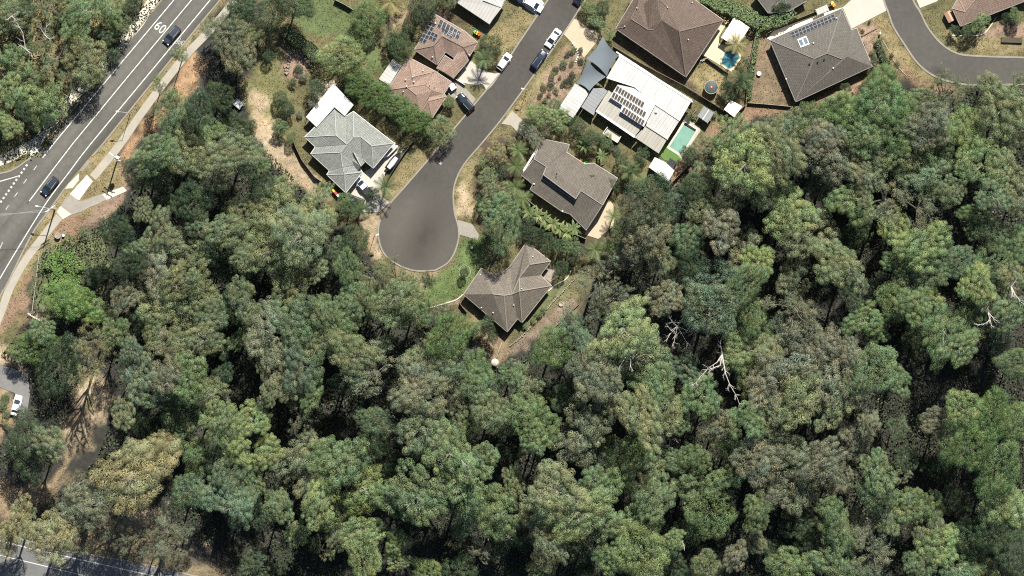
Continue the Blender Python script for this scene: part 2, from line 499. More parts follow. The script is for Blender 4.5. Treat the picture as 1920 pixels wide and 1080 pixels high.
LITTER = (0.036, 0.036, 0.031)
OLIVE = (0.112, 0.104, 0.054)
DRY = (0.185, 0.155, 0.083)
GREEN = (0.108, 0.122, 0.062)
TAN = (0.215, 0.165, 0.105)
SAND = (0.30, 0.24, 0.16)
RUST = (0.20, 0.137, 0.092)
ORANGE = (0.27, 0.18, 0.105)
PINK = (0.225, 0.163, 0.12)
MULCH = (0.07, 0.055, 0.04)
ZONES = [  # colour, feather (px), outline (px) -- later ones lie over earlier ones
    (OLIVE, 14, [(470, -200), (2300, -200), (2300, 165), (1920, 160), (1790, 160), (1640, 150), (1490, 195), (1400, 215), (1250, 350), (1130, 480), (1085, 590), (930, 660), (800, 585), (690, 480), (600, 380), (520, 290), (455, 190), (490, 90)]),
    ((0.098, 0.124, 0.055), 12, [(540, -60), (605, -10), (690, 30), (720, 110), (745, 150), (700, 140), (640, 70), (560, 62)]),
    (OLIVE, 12, [(455, 175), (490, 110), (540, 120), (580, 170), (560, 260), (520, 280), (480, 230)]),
    ((0.155, 0.152, 0.072), 14, [(452, 195), (470, 150), (495, 105), (530, 112), (545, 150), (535, 200), (505, 240), (525, 285), (590, 335), (605, 372), (540, 335), (480, 250)]),
    (PINK, 8, [(528, 148), (540, 95), (560, 100), (582, 120), (575, 145), (545, 158)]),
    (SAND, 13, [(472, 172), (498, 180), (502, 230), (540, 282), (598, 333), (614, 372), (556, 345), (505, 295), (474, 245)]),
    (TAN, 10, [(725, 20), (770, 10), (762, 60), (730, 55)]),
    (MULCH, 10, [(790, 20), (850, 20), (880, 50), (830, 40), (790, 60)]),
    (DRY, 14, [(470, -60), (430, 0), (340, 110), (255, 225), (215, 290), (235, 350), (180, 410), (120, 440), (70, 500), (20, 600), (0, 660), (-200, 900), (-200, -60)]),
    (OLIVE, 10, [(300, -20), (380, -20), (170, 240), (90, 290), (50, 310), (0, 330), (-60, 330), (-60, 250), (60, 260)]),
    (TAN, 8, [(306, -5), (290, 0), (225, 75), (130, 195), (95, 250), (110, 250), (240, 90)]),
    (ORANGE, 12, [(362, 95), (385, 110), (350, 190), (310, 235), (262, 255), (245, 290), (225, 330), (240, 260), (275, 225), (330, 150)]),
    (PINK, 12, [(240, 300), (225, 340), (180, 395), (140, 420), (100, 450), (85, 470), (120, 450), (170, 425), (215, 400), (245, 350)]),
    (RUST, 10, [(105, 405), (160, 400), (165, 425), (120, 445), (95, 450)]),
    (GREEN, 16, [(75, 470), (120, 440), (200, 430), (210, 520), (160, 590), (100, 600), (60, 560)]),
    (RUST, 10, [(62, 495), (55, 545), (45, 600), (5, 650), (-30, 680), (-30, 640), (25, 560)]),
    (OLIVE, 10, [(45, 585), (35, 640), (0, 650), (-20, 650), (20, 605)]),
    (SAND, 8, [(50, 585), (95, 600), (90, 612), (60, 600)]),
    (SAND, 12, [(-60, 650), (10, 650), (50, 695), (0, 684), (-60, 680)]),
    (TAN, 10, [(-60, 720), (0, 727), (28, 740), (20, 790), (0, 830), (-60, 830)]),
    (SAND, 18, [(145, 730), (180, 695), (212, 735), (195, 780), (172, 800), (165, 840), (118, 855), (122, 800), (145, 770)]),
    (OLIVE, 10, [(160, 742), (178, 738), (180, 768), (160, 775)]),
    (TAN, 14, [(125, 840), (115, 880), (95, 905), (60, 915), (0, 905), (-40, 900), (-40, 970), (40, 970), (100, 930), (130, 890)]),
    (SAND, 16, [(235, 955), (300, 950), (310, 980), (280, 1010), (255, 1015), (225, 990)]),
    ((0.15, 0.125, 0.08), 20, [(150, 990), (250, 970), (330, 1010), (360, 1060), (420, 1060), (420, 1100), (340, 1090), (130, 1040)]),
    (SAND, 8, [(380, 1010), (398, 1008), (402, 1032), (382, 1030)]),
    (DRY, 12, [(690, 410), (735, 385), (800, 310), (815, 280), (770, 290), (720, 350), (690, 380)]),
    (SAND, 10, [(678, 400), (715, 405), (708, 440), (722, 485), (700, 488), (690, 460), (672, 440)]),
    (TAN, 10, [(735, 485), (780, 510), (820, 508), (810, 530), (780, 545), (740, 505)]),
    (DRY, 10, [(850, 360), (870, 310), (905, 270), (955, 235), (960, 260), (920, 290), (900, 340), (890, 410), (862, 412)]),
    (SAND, 8, [(855, 340), (875, 340), (885, 395), (862, 405)]),
    ((0.092, 0.128, 0.050), 10, [(815, 520), (850, 490), (870, 440), (910, 445), (905, 500), (880, 540), (840, 560), (805, 575), (800, 545)]),
    (PINK, 6, [(812, 576), (860, 562), (868, 572), (820, 584)]),
    (DRY, 10, [(962, 200), (1000, 150), (1055, 80), (1080, 60), (1075, 90), (1000, 190), (980, 240), (955, 235)]),
    (PINK, 6, [(1003, 190), (1020, 150), (1070, 85), (1082, 95), (1095, 115), (1070, 165), (1045, 190), (1040, 205)]),
    (OLIVE, 10, [(1060, 215), (1090, 205), (1170, 255), (1230, 300), (1225, 325), (1150, 280), (1090, 250)]),
    (DRY, 8, [(890, 120), (925, 45), (960, 30), (1020, 0), (985, 60), (930, 130)]),
    (OLIVE, 10, [(1090, 0), (1180, 0), (1150, 60), (1110, 40), (1075, 40)]),
    (MULCH, 8, [(1145, 80), (1165, 70), (1300, 150), (1345, 195), (1330, 190), (1240, 140)]),
    (DRY, 8, [(1285, 150), (1330, 100), (1370, 145), (1345, 195), (1300, 165)]),
    (OLIVE, 6, [(1310, 270), (1335, 225), (1360, 235), (1340, 260), (1318, 290)]),
    ((0.165, 0.128, 0.085), 8, [(1405, 60), (1440, 60), (1490, 190), (1405, 195)]),
    (RUST, 8, [(1380, 200), (1420, 198), (1500, 200), (1620, 150), (1640, 160), (1500, 215), (1420, 215), (1340, 290), (1260, 345), (1240, 340), (1330, 250)]),
    (PINK, 8, [(1612, 50), (1650, 35), (1660, 60), (1640, 70), (1650, 120), (1632, 130)]),
    (DRY, 8, [(1640, 40), (1662, 25), (1675, 55), (1720, 125), (1760, 150), (1720, 150), (1680, 115), (1655, 75)]),
    (RUST, 10, [(1660, 90), (1690, 120), (1730, 150), (1790, 160), (1800, 180), (1730, 168), (1690, 145)]),
    (OLIVE, 8, [(1712, -20), (1725, 20), (1765, 82), (1800, 102), (1920, 107), (2100, 112), (2100, -60)]),
    (DRY, 14, [(1765, 60), (1830, 70), (1920, 60), (2000, 60), (2000, 104), (1830, 100)]),
    (PINK, 10, [(1830, 55), (1890, 40), (1930, 45), (1930, 75), (1850, 72)]),
    (SAND, 6, [(1820, 678), (1835, 672), (1850, 690), (1838, 706), (1822, 696)]),
    ((0.165, 0.132, 0.098), 8, [(960, 650), (1000, 615), (1040, 575), (1080, 555), (1080, 580), (1030, 620), (960, 665)]),
    (GREEN, 6, [(1000, 580), (1050, 530), (1075, 515), (1072, 528), (1010, 596), (968, 632), (960, 625)]),
    (TAN, 12, [(890, 590), (960, 650), (935, 680), (905, 650), (880, 610)]),
    (MULCH, 10, [(905, 260), (960, 250), (990, 270), (980, 300), (985, 380), (1090, 450), (1150, 430), (1180, 360), (1240, 350), (1150, 470), (1060, 470), (960, 440), (900, 440), (890, 360)]),
]
def build_ground():
    xs = np.concatenate([[-2500, -1200, -700, -420], np.arange(-240, 2161, 4.6), [2350, 2700, 3300, 4600]])
    ys = np.concatenate([[-3000, -1500, -800, -420], np.arange(-200, 1281, 4.6), [1500, 1900, 2600, 4000]])
    X, Y = np.meshgrid(xs, ys)
    wob = 5 * np.sin(X * 0.11 + 2 * np.sin(Y * 0.05)) + 4 * np.sin(Y * 0.17 + X * 0.07) + 2.5 * np.sin(X * 0.43 + Y * 0.29)
    wo2 = 5 * np.sin(Y * 0.12 + 2 * np.sin(X * 0.06)) + 3 * np.sin(X * 0.19 - Y * 0.05)
    col = np.empty(X.shape + (3,)); col[:] = LITTER
    for c, fe, poly in ZONES:
        bx = [p[0] for p in poly]; by = [p[1] for p in poly]
        ri = np.where((ys > min(by) - 60) & (ys < max(by) + 60))[0]
        ci = np.where((xs > min(bx) - 60) & (xs < max(bx) + 60))[0]
        if len(ri) == 0 or len(ci) == 0: continue
        sl = (slice(ri[0], ri[-1] + 1), slice(ci[0], ci[-1] + 1))
        d = dist_poly(X[sl] + wob[sl], Y[sl] + wo2[sl], poly)
        a = np.clip(0.5 - d / fe, 0, 1)[..., None]
        col[sl] = col[sl] * (1 - a) + np.array(c) * a
    global ZC; ZC = (xs, ys, col)
    Z = terr(X, Y) + 0.03 * np.sin(X * 0.21) * np.sin(Y * 0.18) - 0.03
    ny, nx = X.shape
    V = np.stack([(X - 960) * S, (540 - Y) * S, Z], -1).reshape(-1, 3)
    idx = np.arange(nx * ny).reshape(ny, nx)
    F = np.stack([idx[1:, :-1], idx[1:, 1:], idx[:-1, 1:], idx[:-1, :-1]], -1).reshape(-1, 4)
    me = bpy.data.meshes.new("ground")
    me.vertices.add(len(V)); me.vertices.foreach_set("co", V.ravel())
    me.loops.add(F.size); me.loops.foreach_set("vertex_index", F.ravel().astype(np.int32))
    me.polygons.add(len(F)); me.polygons.foreach_set("loop_start", np.arange(0, F.size, 4, dtype=np.int32))
    me.update(calc_edges=True)
    me.polygons.foreach_set("use_smooth", np.ones(len(F), bool))
    at = me.attributes.new("zone", 'FLOAT_COLOR', 'POINT')
    at.data.foreach_set("color", np.concatenate([col.reshape(-1, 3), np.ones((len(V), 1))], 1).ravel().astype(np.float32))
    me.materials.append(MT['ground'])
    o = add("ground", me)
    tag(o, "dry grass, bare earth and leaf litter of the ground", None, kind="structure")
build_ground()

PAVED = []
def plan(pts): return [tuple(W(*p))[:2] for p in pts]

def sheet(name, pts, z, material, label=None, parent=None, depth=0.3, kind="structure"):
    PAVED.append(list(pts))
    mb = MB().prism(plan(pts), z - depth, z)
    o = mb.build(name, [material], parent)
    if parent is None: tag(o, label, None, kind=kind)
    return o

def ribbon(pts, w, z0, z1, closed=False):
    """a raised strip of width w (m) along a polyline of photo pixels"""
    P = [Vector(q) for q in plan(pts)]
    n = len(P); Ls, Rs = [], []
    for i in range(n):
        a = P[(i - 1) % n] if closed or i else P[0]
        b = P[(i + 1) % n] if closed or i < n - 1 else P[-1]
        d = (b - a).normalized(); nn = Vector((-d.y, d.x))
        Ls.append(P[i] + nn * w / 2); Rs.append(P[i] - nn * w / 2)
    v, f = [], []
    for i in range(n):
        v += [(*Ls[i], z1), (*Rs[i], z1), (*Rs[i], z0), (*Ls[i], z0)]
    for i in range(n if closed else n - 1):
        a, b = 4 * i, 4 * ((i + 1) % n)
        f += [(a, a + 1, b + 1, b), (a + 1, a + 2, b + 2, b + 1), (a + 3, a, b, b + 3)]
    if not closed:
        f += [(0, 3, 2, 1), (4 * n - 4, 4 * n - 3, 4 * n - 2, 4 * n - 1)]
    return v, f

def kerb(pts, parent, w=0.36, n=5, h=0.12, m=None, name="kerb"):
    v, f = ribbon(smooth_line(pts, n), w, -0.2, h)
    return add(name, mesh_of(name, v, f, m or MT['kerb']), parent)

def line(name, pts, parent, w=0.22, z=0.062, m=None):
    v, f = ribbon(pts, w, z - 0.004, z)
    return add(name, mesh_of(name, v, f, m or MT['paint']), parent)

# ------------------------------------------------------------------ main road
ax = Vector((0.767, -0.642)); c0 = W(248, 135)
MT['asphalt_main'] = asphalt_mat("asphalt_main", (0.090, 0.087, 0.076), (ax.x, ax.y, ax.x * c0.x + ax.y * c0.y),
                                 [(-1.6, 1.7, 0.22), (1.7, 1.6, 0.16), (4.6, 1.3, -0.25), (0.0, 0.5, -0.12)])
MR_R = [(457, -56), (410, 0), (300, 134), (190, 270), (170, 292), (120, 352), (95, 387), (57, 440), (10, 535), (0, 553), (-70, 690)]
MR_L = [(355, -56), (306, 0), (250, 70), (215, 115), (165, 175), (120, 228), (95, 262), (80, 290), (62, 296), (50, 303), (28, 318), (0, 327), (-160, 352)]
main_road = sheet("main_road", MR_R + [(-200, 690)] + list(reversed(MR_L)), 0.05, MT['asphalt_main'], "two lane asphalt main road")
kerb([(470, -56), (412, 1), (302, 135), (192, 271), (172, 293)], main_road)
kerb([(121, 354), (97, 388), (59, 441), (12, 536), (1, 554), (-60, 675)], main_road)
kerb([(304, -2), (248, 69), (213, 114), (163, 174), (118, 227), (93, 261)], main_road, 0.3)
kerb([(60, 295), (50, 301), (28, 316), (0, 325), (-120, 344)], main_road)
line("edge_line", [(373, -56), (326, 0), (213, 135), (100, 270), (80, 296)], main_road)
line("centre_line", [(405, -56), (359, 0), (247, 135), (136, 270), (100, 317), (55, 377)], main_road)
line("edge_line", smooth_line([(440, -56), (394, 0), (282, 135), (170, 270), (128, 325), (87, 380), (40, 455), (0, 522), (-50, 610)], 4), main_road)
for a, b in (((69, 311), (63, 319)), ((50, 336), (44, 344)), ((33, 361), (27, 369)), ((16, 385), (11, 393)), ((5, 454), (-2, 470))):
    line("lane_dash", [a, b], main_road, 0.2, m=MT['paint_worn'])
for i in range(11):
    t = i / 10
    x, y = 50 + (2 - 50) * t, 310 + (378 - 310) * t
    line("give_way_dash", [(x + 1.1, y - 1.6), (x - 1.1, y + 1.6)], main_road, 0.42)
line("give_way_line", [(35, 330), (0, 340), (-40, 346)], main_road, 0.2)
MB().box((*W(52, 380)[:2], 0.056), (0.45, 0.45, 0.012), 0.7).build("manhole_cover", [MT['metal_dark']], main_road)

def road_text(body, px, py, rz, size, sy, parent):
    cu = bpy.data.curves.new("speed_marking", 'FONT'); cu.body = body; cu.size = size; cu.align_x = 'CENTER'; cu.align_y = 'CENTER'
    cu.space_character = 1.08
    cu.offset = 0.012
    cu.materials.append(MT['paint'])
    o = bpy.data.objects.new("speed_marking", cu); COL.objects.link(o)
    o.parent = parent
    o.location = (*W(px, py)[:2], 0.063); o.rotation_euler = (0, 0, rz); o.scale = (1.0, sy, 1)
    return o
road_text("60", 300, 52, -R(39), 2.35, 1.32, main_road)

def bicycle_mark(px, py, rz, s, parent):
    mb = MB()
    def ring(cx, cy, r, w):
        k = 16
        for j in range(k):
            a, b = 2 * math.pi * j / k, 2 * math.pi * (j + 1) / k
            mb.poly([(cx + (r - w) * math.cos(a), cy + (r - w) * math.sin(a), 0), (cx + r * math.cos(a), cy + r * math.sin(a), 0),
                     (cx + r * math.cos(b), cy + r * math.sin(b), 0), (cx + (r - w) * math.cos(b), cy + (r - w) * math.sin(b), 0)])
    def seg(a, b, w=0.09):
        a, b = Vector(a), Vector(b); d = (b - a).normalized(); n = Vector((-d.y, d.x)) * w / 2
        mb.poly([(*(a - n), 0.001), (*(b - n), 0.001), (*(b + n), 0.001), (*(a + n), 0.001)])
    ring(-0.6, 0, 0.36, 0.1); ring(0.6, 0, 0.36, 0.1)
    for a, b in (((-0.6, 0), (-0.25, 0.5)), ((-0.25, 0.5), (0.4, 0.5)), ((0.4, 0.5), (0, 0)), ((0, 0), (-0.25, 0.5)), ((-0.6, 0), (0, 0)), ((0.6, 0), (0.35, 0.7)), ((0.35, 0.7), (0.6, 0.75)), ((-0.4, 0.62), (-0.12, 0.62))):
        seg(a, b)
    me = mb.mesh("bicycle_marking", [MT['paint_worn']])
    o = bpy.data.objects.new("bicycle_marking", me); COL.objects.link(o); o.parent = parent
    o.location = (*W(px, py)[:2], 0.063); o.rotation_euler = (0, 0, rz); o.scale = (s, s * 1.5, 1)
bicycle_mark(339, 77, R(141), 1.0, main_road)
bicycle_mark(79, 287, -R(39), 1.0, main_road)

# footpaths of the main road
def path(name, label, pts, w, material, z=0.06, n=4, joint=1.6):
    q = smooth_line(pts, n)
    v, f = ribbon(q, w, -0.2, z)
    PAVED.append([(v[4 * i][0] / S + 960, 540 - v[4 * i][1] / S) for i in range(len(q))] + [(v[4 * i + 1][0] / S + 960, 540 - v[4 * i + 1][1] / S) for i in reversed(range(len(q)))])
    o = add(name, mesh_of(name, v, f, material)); tag(o, label, None, kind="structure")
    return o
path("footpath", "concrete footpath along the main road beside the gum trees", [(452, -30), (436, 5), (395, 55), (352, 100), (310, 152), (262, 217), (222, 275), (174, 333)], 1.75, MT['concrete'])
path("footpath", "old concrete footpath beyond the pole with street lamp", [(112, 406), (100, 420), (75, 452), (50, 485), (20, 537), (0, 590), (-40, 690)], 1.75, MT['concrete'])
sheet("footpath", [(163, 328), (174, 340), (148, 376), (131, 364)], 0.064, MT['concrete_white'], "bright new slab of footpath by the kerb ramp")
sheet("kerb_ramp", [(148, 325), (148, 338), (136, 353), (122, 354), (128, 345)], 0.07, MT['concrete_new'], "pale concrete kerb ramp beside the main road")
sheet("kerb_ramp", [(165, 299), (170, 304), (155, 322), (148, 320)], 0.068, MT['kerb'], "grey concrete kerb ramp up the road from the pale one")
sheet("footpath", smooth_line([(131, 365), (148, 377), (165, 373), (191, 364), (198, 375), (170, 388), (134, 403), (114, 388)], 2, True), 0.06, MT['concrete_old'], "grey fork of the footpath")
sheet("footpath", [(113, 386), (134, 402), (118, 411), (106, 398)], 0.067, MT['concrete_new'], "cream slab of footpath at the fork beside the pole")
sheet("footpath", [(191, 364), (231, 350), (238, 358), (200, 375)], 0.066, MT['concrete_new'], "cream concrete end of the branch footpath under the trees")
path("footpath", "bright concrete footpath along the opposite side of the main road", [(310, -60), (292, -10), (262, 40), (240, 66), (205, 108), (170, 152), (135, 182), (95, 232), (70, 265), (40, 282), (0, 301), (-80, 322)], 2.3, MT['concrete_new'])
sheet("footpath", [(56, 272), (75, 268), (76, 280), (57, 296)], 0.067, MT['concrete_white'], "bright concrete crossing ramp at the side street corner")

# ------------------------------------------------------------------ cul-de-sac
cs = W(795, 445)
MT['asphalt_court'] = asphalt_mat("asphalt_court", (0.060, 0.0565, 0.049), stain=[((*W(785, 440)[:2], 13.0, 13.0, 0), (0.098, 0.091, 0.079)), ((cs.x, cs.y, 6.0, 12.0, R(-22)), (0.042, 0.037, 0.031))])
CL = [(1068, -60), (1027, 0), (960, 100), (942, 132), (890, 195), (855, 237), (799, 304), (760, 349), (732, 381), (715, 408), (709, 437), (717, 470), (737, 491), (775, 507), (815, 507)]
CR = [(815, 507), (838, 494), (852, 474), (860, 446), (859, 424), (852, 397), (850, 362), (856, 335), (871, 307), (903, 269), (940, 224), (987, 160), (1055, 65), (1097, 0), (1136, -60)]
court = sheet("cul_de_sac", smooth_line(CL, 4) + smooth_line(CR, 4)[1:], 0.05, MT['asphalt_court'], "asphalt cul-de-sac with round turning circle")
kerb(CL, court, 0.34)
kerb(CR, court, 0.34)
MB().box((*W(826, 306)[:2], 0.056), (0.5, 0.5, 0.012), 0.7).build("manhole_cover", [MT['paint_worn']], court)

# ------------------------------------------------------------------ street at the top right
MT['asphalt_bend'] = asphalt_mat("asphalt_bend", (0.072, 0.069, 0.061), stain=[((*W(1765, 140)[:2], 3.2, 1.8, R(-30)), (0.028, 0.026, 0.025))])
BL = [(1640, -60), (1657, 0), (1665, 22), (1675, 50), (1695, 82), (1722, 120), (1755, 144), (1800, 157), (1850, 160), (1930, 157), (2050, 150)]
BR = [(1690, -60), (1712, 0), (1725, 22), (1740, 52), (1765, 82), (1795, 100), (1832, 105), (1925, 108), (2050, 112)]
bend = sheet("bend_street", smooth_line(BL, 4) + list(reversed(smooth_line(BR, 4))), 0.05, MT['asphalt_bend'], "asphalt street bending at the corner house")
kerb(BL, bend, 0.4); kerb(BR, bend, 0.4)
sheet("driveway", [(1580, 14), (1630, -30), (1652, -10), (1662, 20), (1612, 46), (1597, 54)], 0.07, MT['drive_pale'], "pale concrete driveway of the grey roofed corner house")
sheet("driveway", [(1714, -10), (1757, -20), (1758, 2), (1725, 15)], 0.07, MT['drive_pale'], "pale concrete driveway across the street bend")
# ------------------------------------------------------------------ roads at the lower left corner
MT['asphalt_pale'] = asphalt_mat("asphalt_pale", (0.125, 0.125, 0.122))
MT['asphalt_lane'] = asphalt_mat("asphalt_lane", (0.15, 0.147, 0.14))
low = sheet("lower_road", [(-120, 972), (0, 1003), (60, 1018), (120, 1034), (240, 1054), (300, 1067), (370, 1083), (500, 1110), (500, 1180), (-120, 1180)], 0.05, MT['asphalt_pale'], "pale asphalt road crossing the lower corner")
line("kerb_line", [(-120, 970), (0, 1001), (60, 1016), (120, 1032), (240, 1052), (300, 1065), (370, 1081), (480, 1104)], low, 0.35, 0.1, MT['kerb'])
line("edge_line", [(-120, 983), (0, 1014), (60, 1029), (145, 1048), (275, 1077), (400, 1104)], low, 0.22)
line("centre_line", [(-120, 1012), (0, 1041), (50, 1053), (160, 1080)], low, 0.16)
sheet("lane", [(-80, 664), (0, 684), (52, 700), (56, 740), (50, 780), (36, 790), (30, 760), (28, 737), (0, 726), (-80, 704)], 0.05, MT['asphalt_lane'], "short grey asphalt lane with a parked white car")

# ------------------------------------------------------------------ driveways and paved yards
def drive(label, pts, m, z=0.06, name="driveway"): return sheet(name, pts, z, MT[m], label)
drive("pale concrete driveway of the green-grey roofed house", [(646, 362), (676, 325), (698, 314), (720, 297), (738, 270), (750, 275), (736, 302), (718, 335), (714, 352), (716, 368), (730, 380), (711, 398), (676, 397), (662, 384)], 'drive_pale')
drive("pale concrete driveway of the house with roof solar panels", smooth_line([(856, 150), (880, 115), (897, 127), (912, 134), (928, 138), (938, 138), (915, 168), (905, 158), (893, 159), (872, 156)], 3, True), 'drive_pale')
drive("grey concrete driveway with a dark car on it", [(835, 168), (852, 152), (868, 160), (892, 186), (880, 205), (862, 196), (842, 178)], 'concrete_old')
drive("tan concrete driveway beside the shade sails", [(1075, 35), (1085, 38), (1105, 55), (1124, 62), (1118, 80), (1104, 97), (1095, 108), (1083, 92), (1055, 62)], 'drive_tan')
drive("grey concrete apron at the turning circle", [(858, 412), (885, 420), (898, 440), (895, 450), (862, 440)], 'concrete_old')
drive("grey concrete crossover beside the street lamp", [(940, 232), (960, 208), (985, 230), (1005, 245), (1012, 270), (1000, 268), (975, 252), (958, 235)], 'concrete')
drive("concrete driveway of the light grey roofed house", [(965, -20), (1000, -20), (1020, 6), (1005, 28), (985, 14)], 'concrete_white')
drive("cream paved yard behind the brown roofed house", [(1100, 425), (1128, 392), (1140, 372), (1150, 384), (1152, 410), (1150, 424), (1122, 448), (1097, 440)], 'drive_tan', name="courtyard")
drive("pale paved strip along the grey roofed corner house", [(1438, 72), (1450, 58), (1530, 28), (1560, 20), (1580, 14), (1575, 20), (1445, 75)], 'cream', name="paving")
drive("terracotta paved patio beside the brown hip roof", [(1013, 517), (1028, 504), (1042, 496), (1045, 515), (1034, 530)], 'stone', name="patio")
drive("small cream paved patio behind the white patio roof", [(595, 180), (603, 155), (625, 150), (632, 158), (612, 180), (598, 190)], 'drive_tan', name="patio")

# ================================================================== HOUSES
def inset(poly, d):
    """inset a plan polygon (list of Vector xy, any winding) by d metres"""
    n = len(poly)
    area = sum(poly[i].x * poly[(i + 1) % n].y - poly[(i + 1) % n].x * poly[i].y for i in range(n))
    sgn = 1 if area > 0 else -1
    out = []
    for i in range(n):
        a, b, c = poly[i - 1], poly[i], poly[(i + 1) % n]
        d1, d2 = (b - a).normalized(), (c - b).normalized()
        n1, n2 = Vector((-d1.y, d1.x)) * sgn, Vector((-d2.y, d2.x)) * sgn
        k = n1 + n2
        l = max(0.35, 1 + n1.dot(n2))
        out.append(b + k * (d / l))
    return out

def edge_dist(p, poly):
    best = 1e9
    for i in range(len(poly)):
        a, b = poly[i], poly[(i + 1) % len(poly)]
        ab = b - a
        t = max(0, min(1, (p - a).dot(ab) / max(ab.dot(ab), 1e-9)))
        best = min(best, (p - a - ab * t).length)
    return best

WIN = {}
def window_mesh(w, h):
    key = (w, h)
    if key not in WIN:
        f = MB()
        for x, z, sx, sz in ((-w / 2, 0, 0.07, h), (w / 2, 0, 0.07, h), (0, -h / 2, w, 0.07), (0, h / 2, w, 0.07), (0, 0, 0.05, h)):
            f.box((x, 0, z), (sx, 0.09, sz))
        WIN[key] = (f.mesh("window", [MT['trim_white']]), MB().box((0, 0, 0), (w, 0.03, h)).mesh("pane", [MT['glass']]))
    return WIN[key]

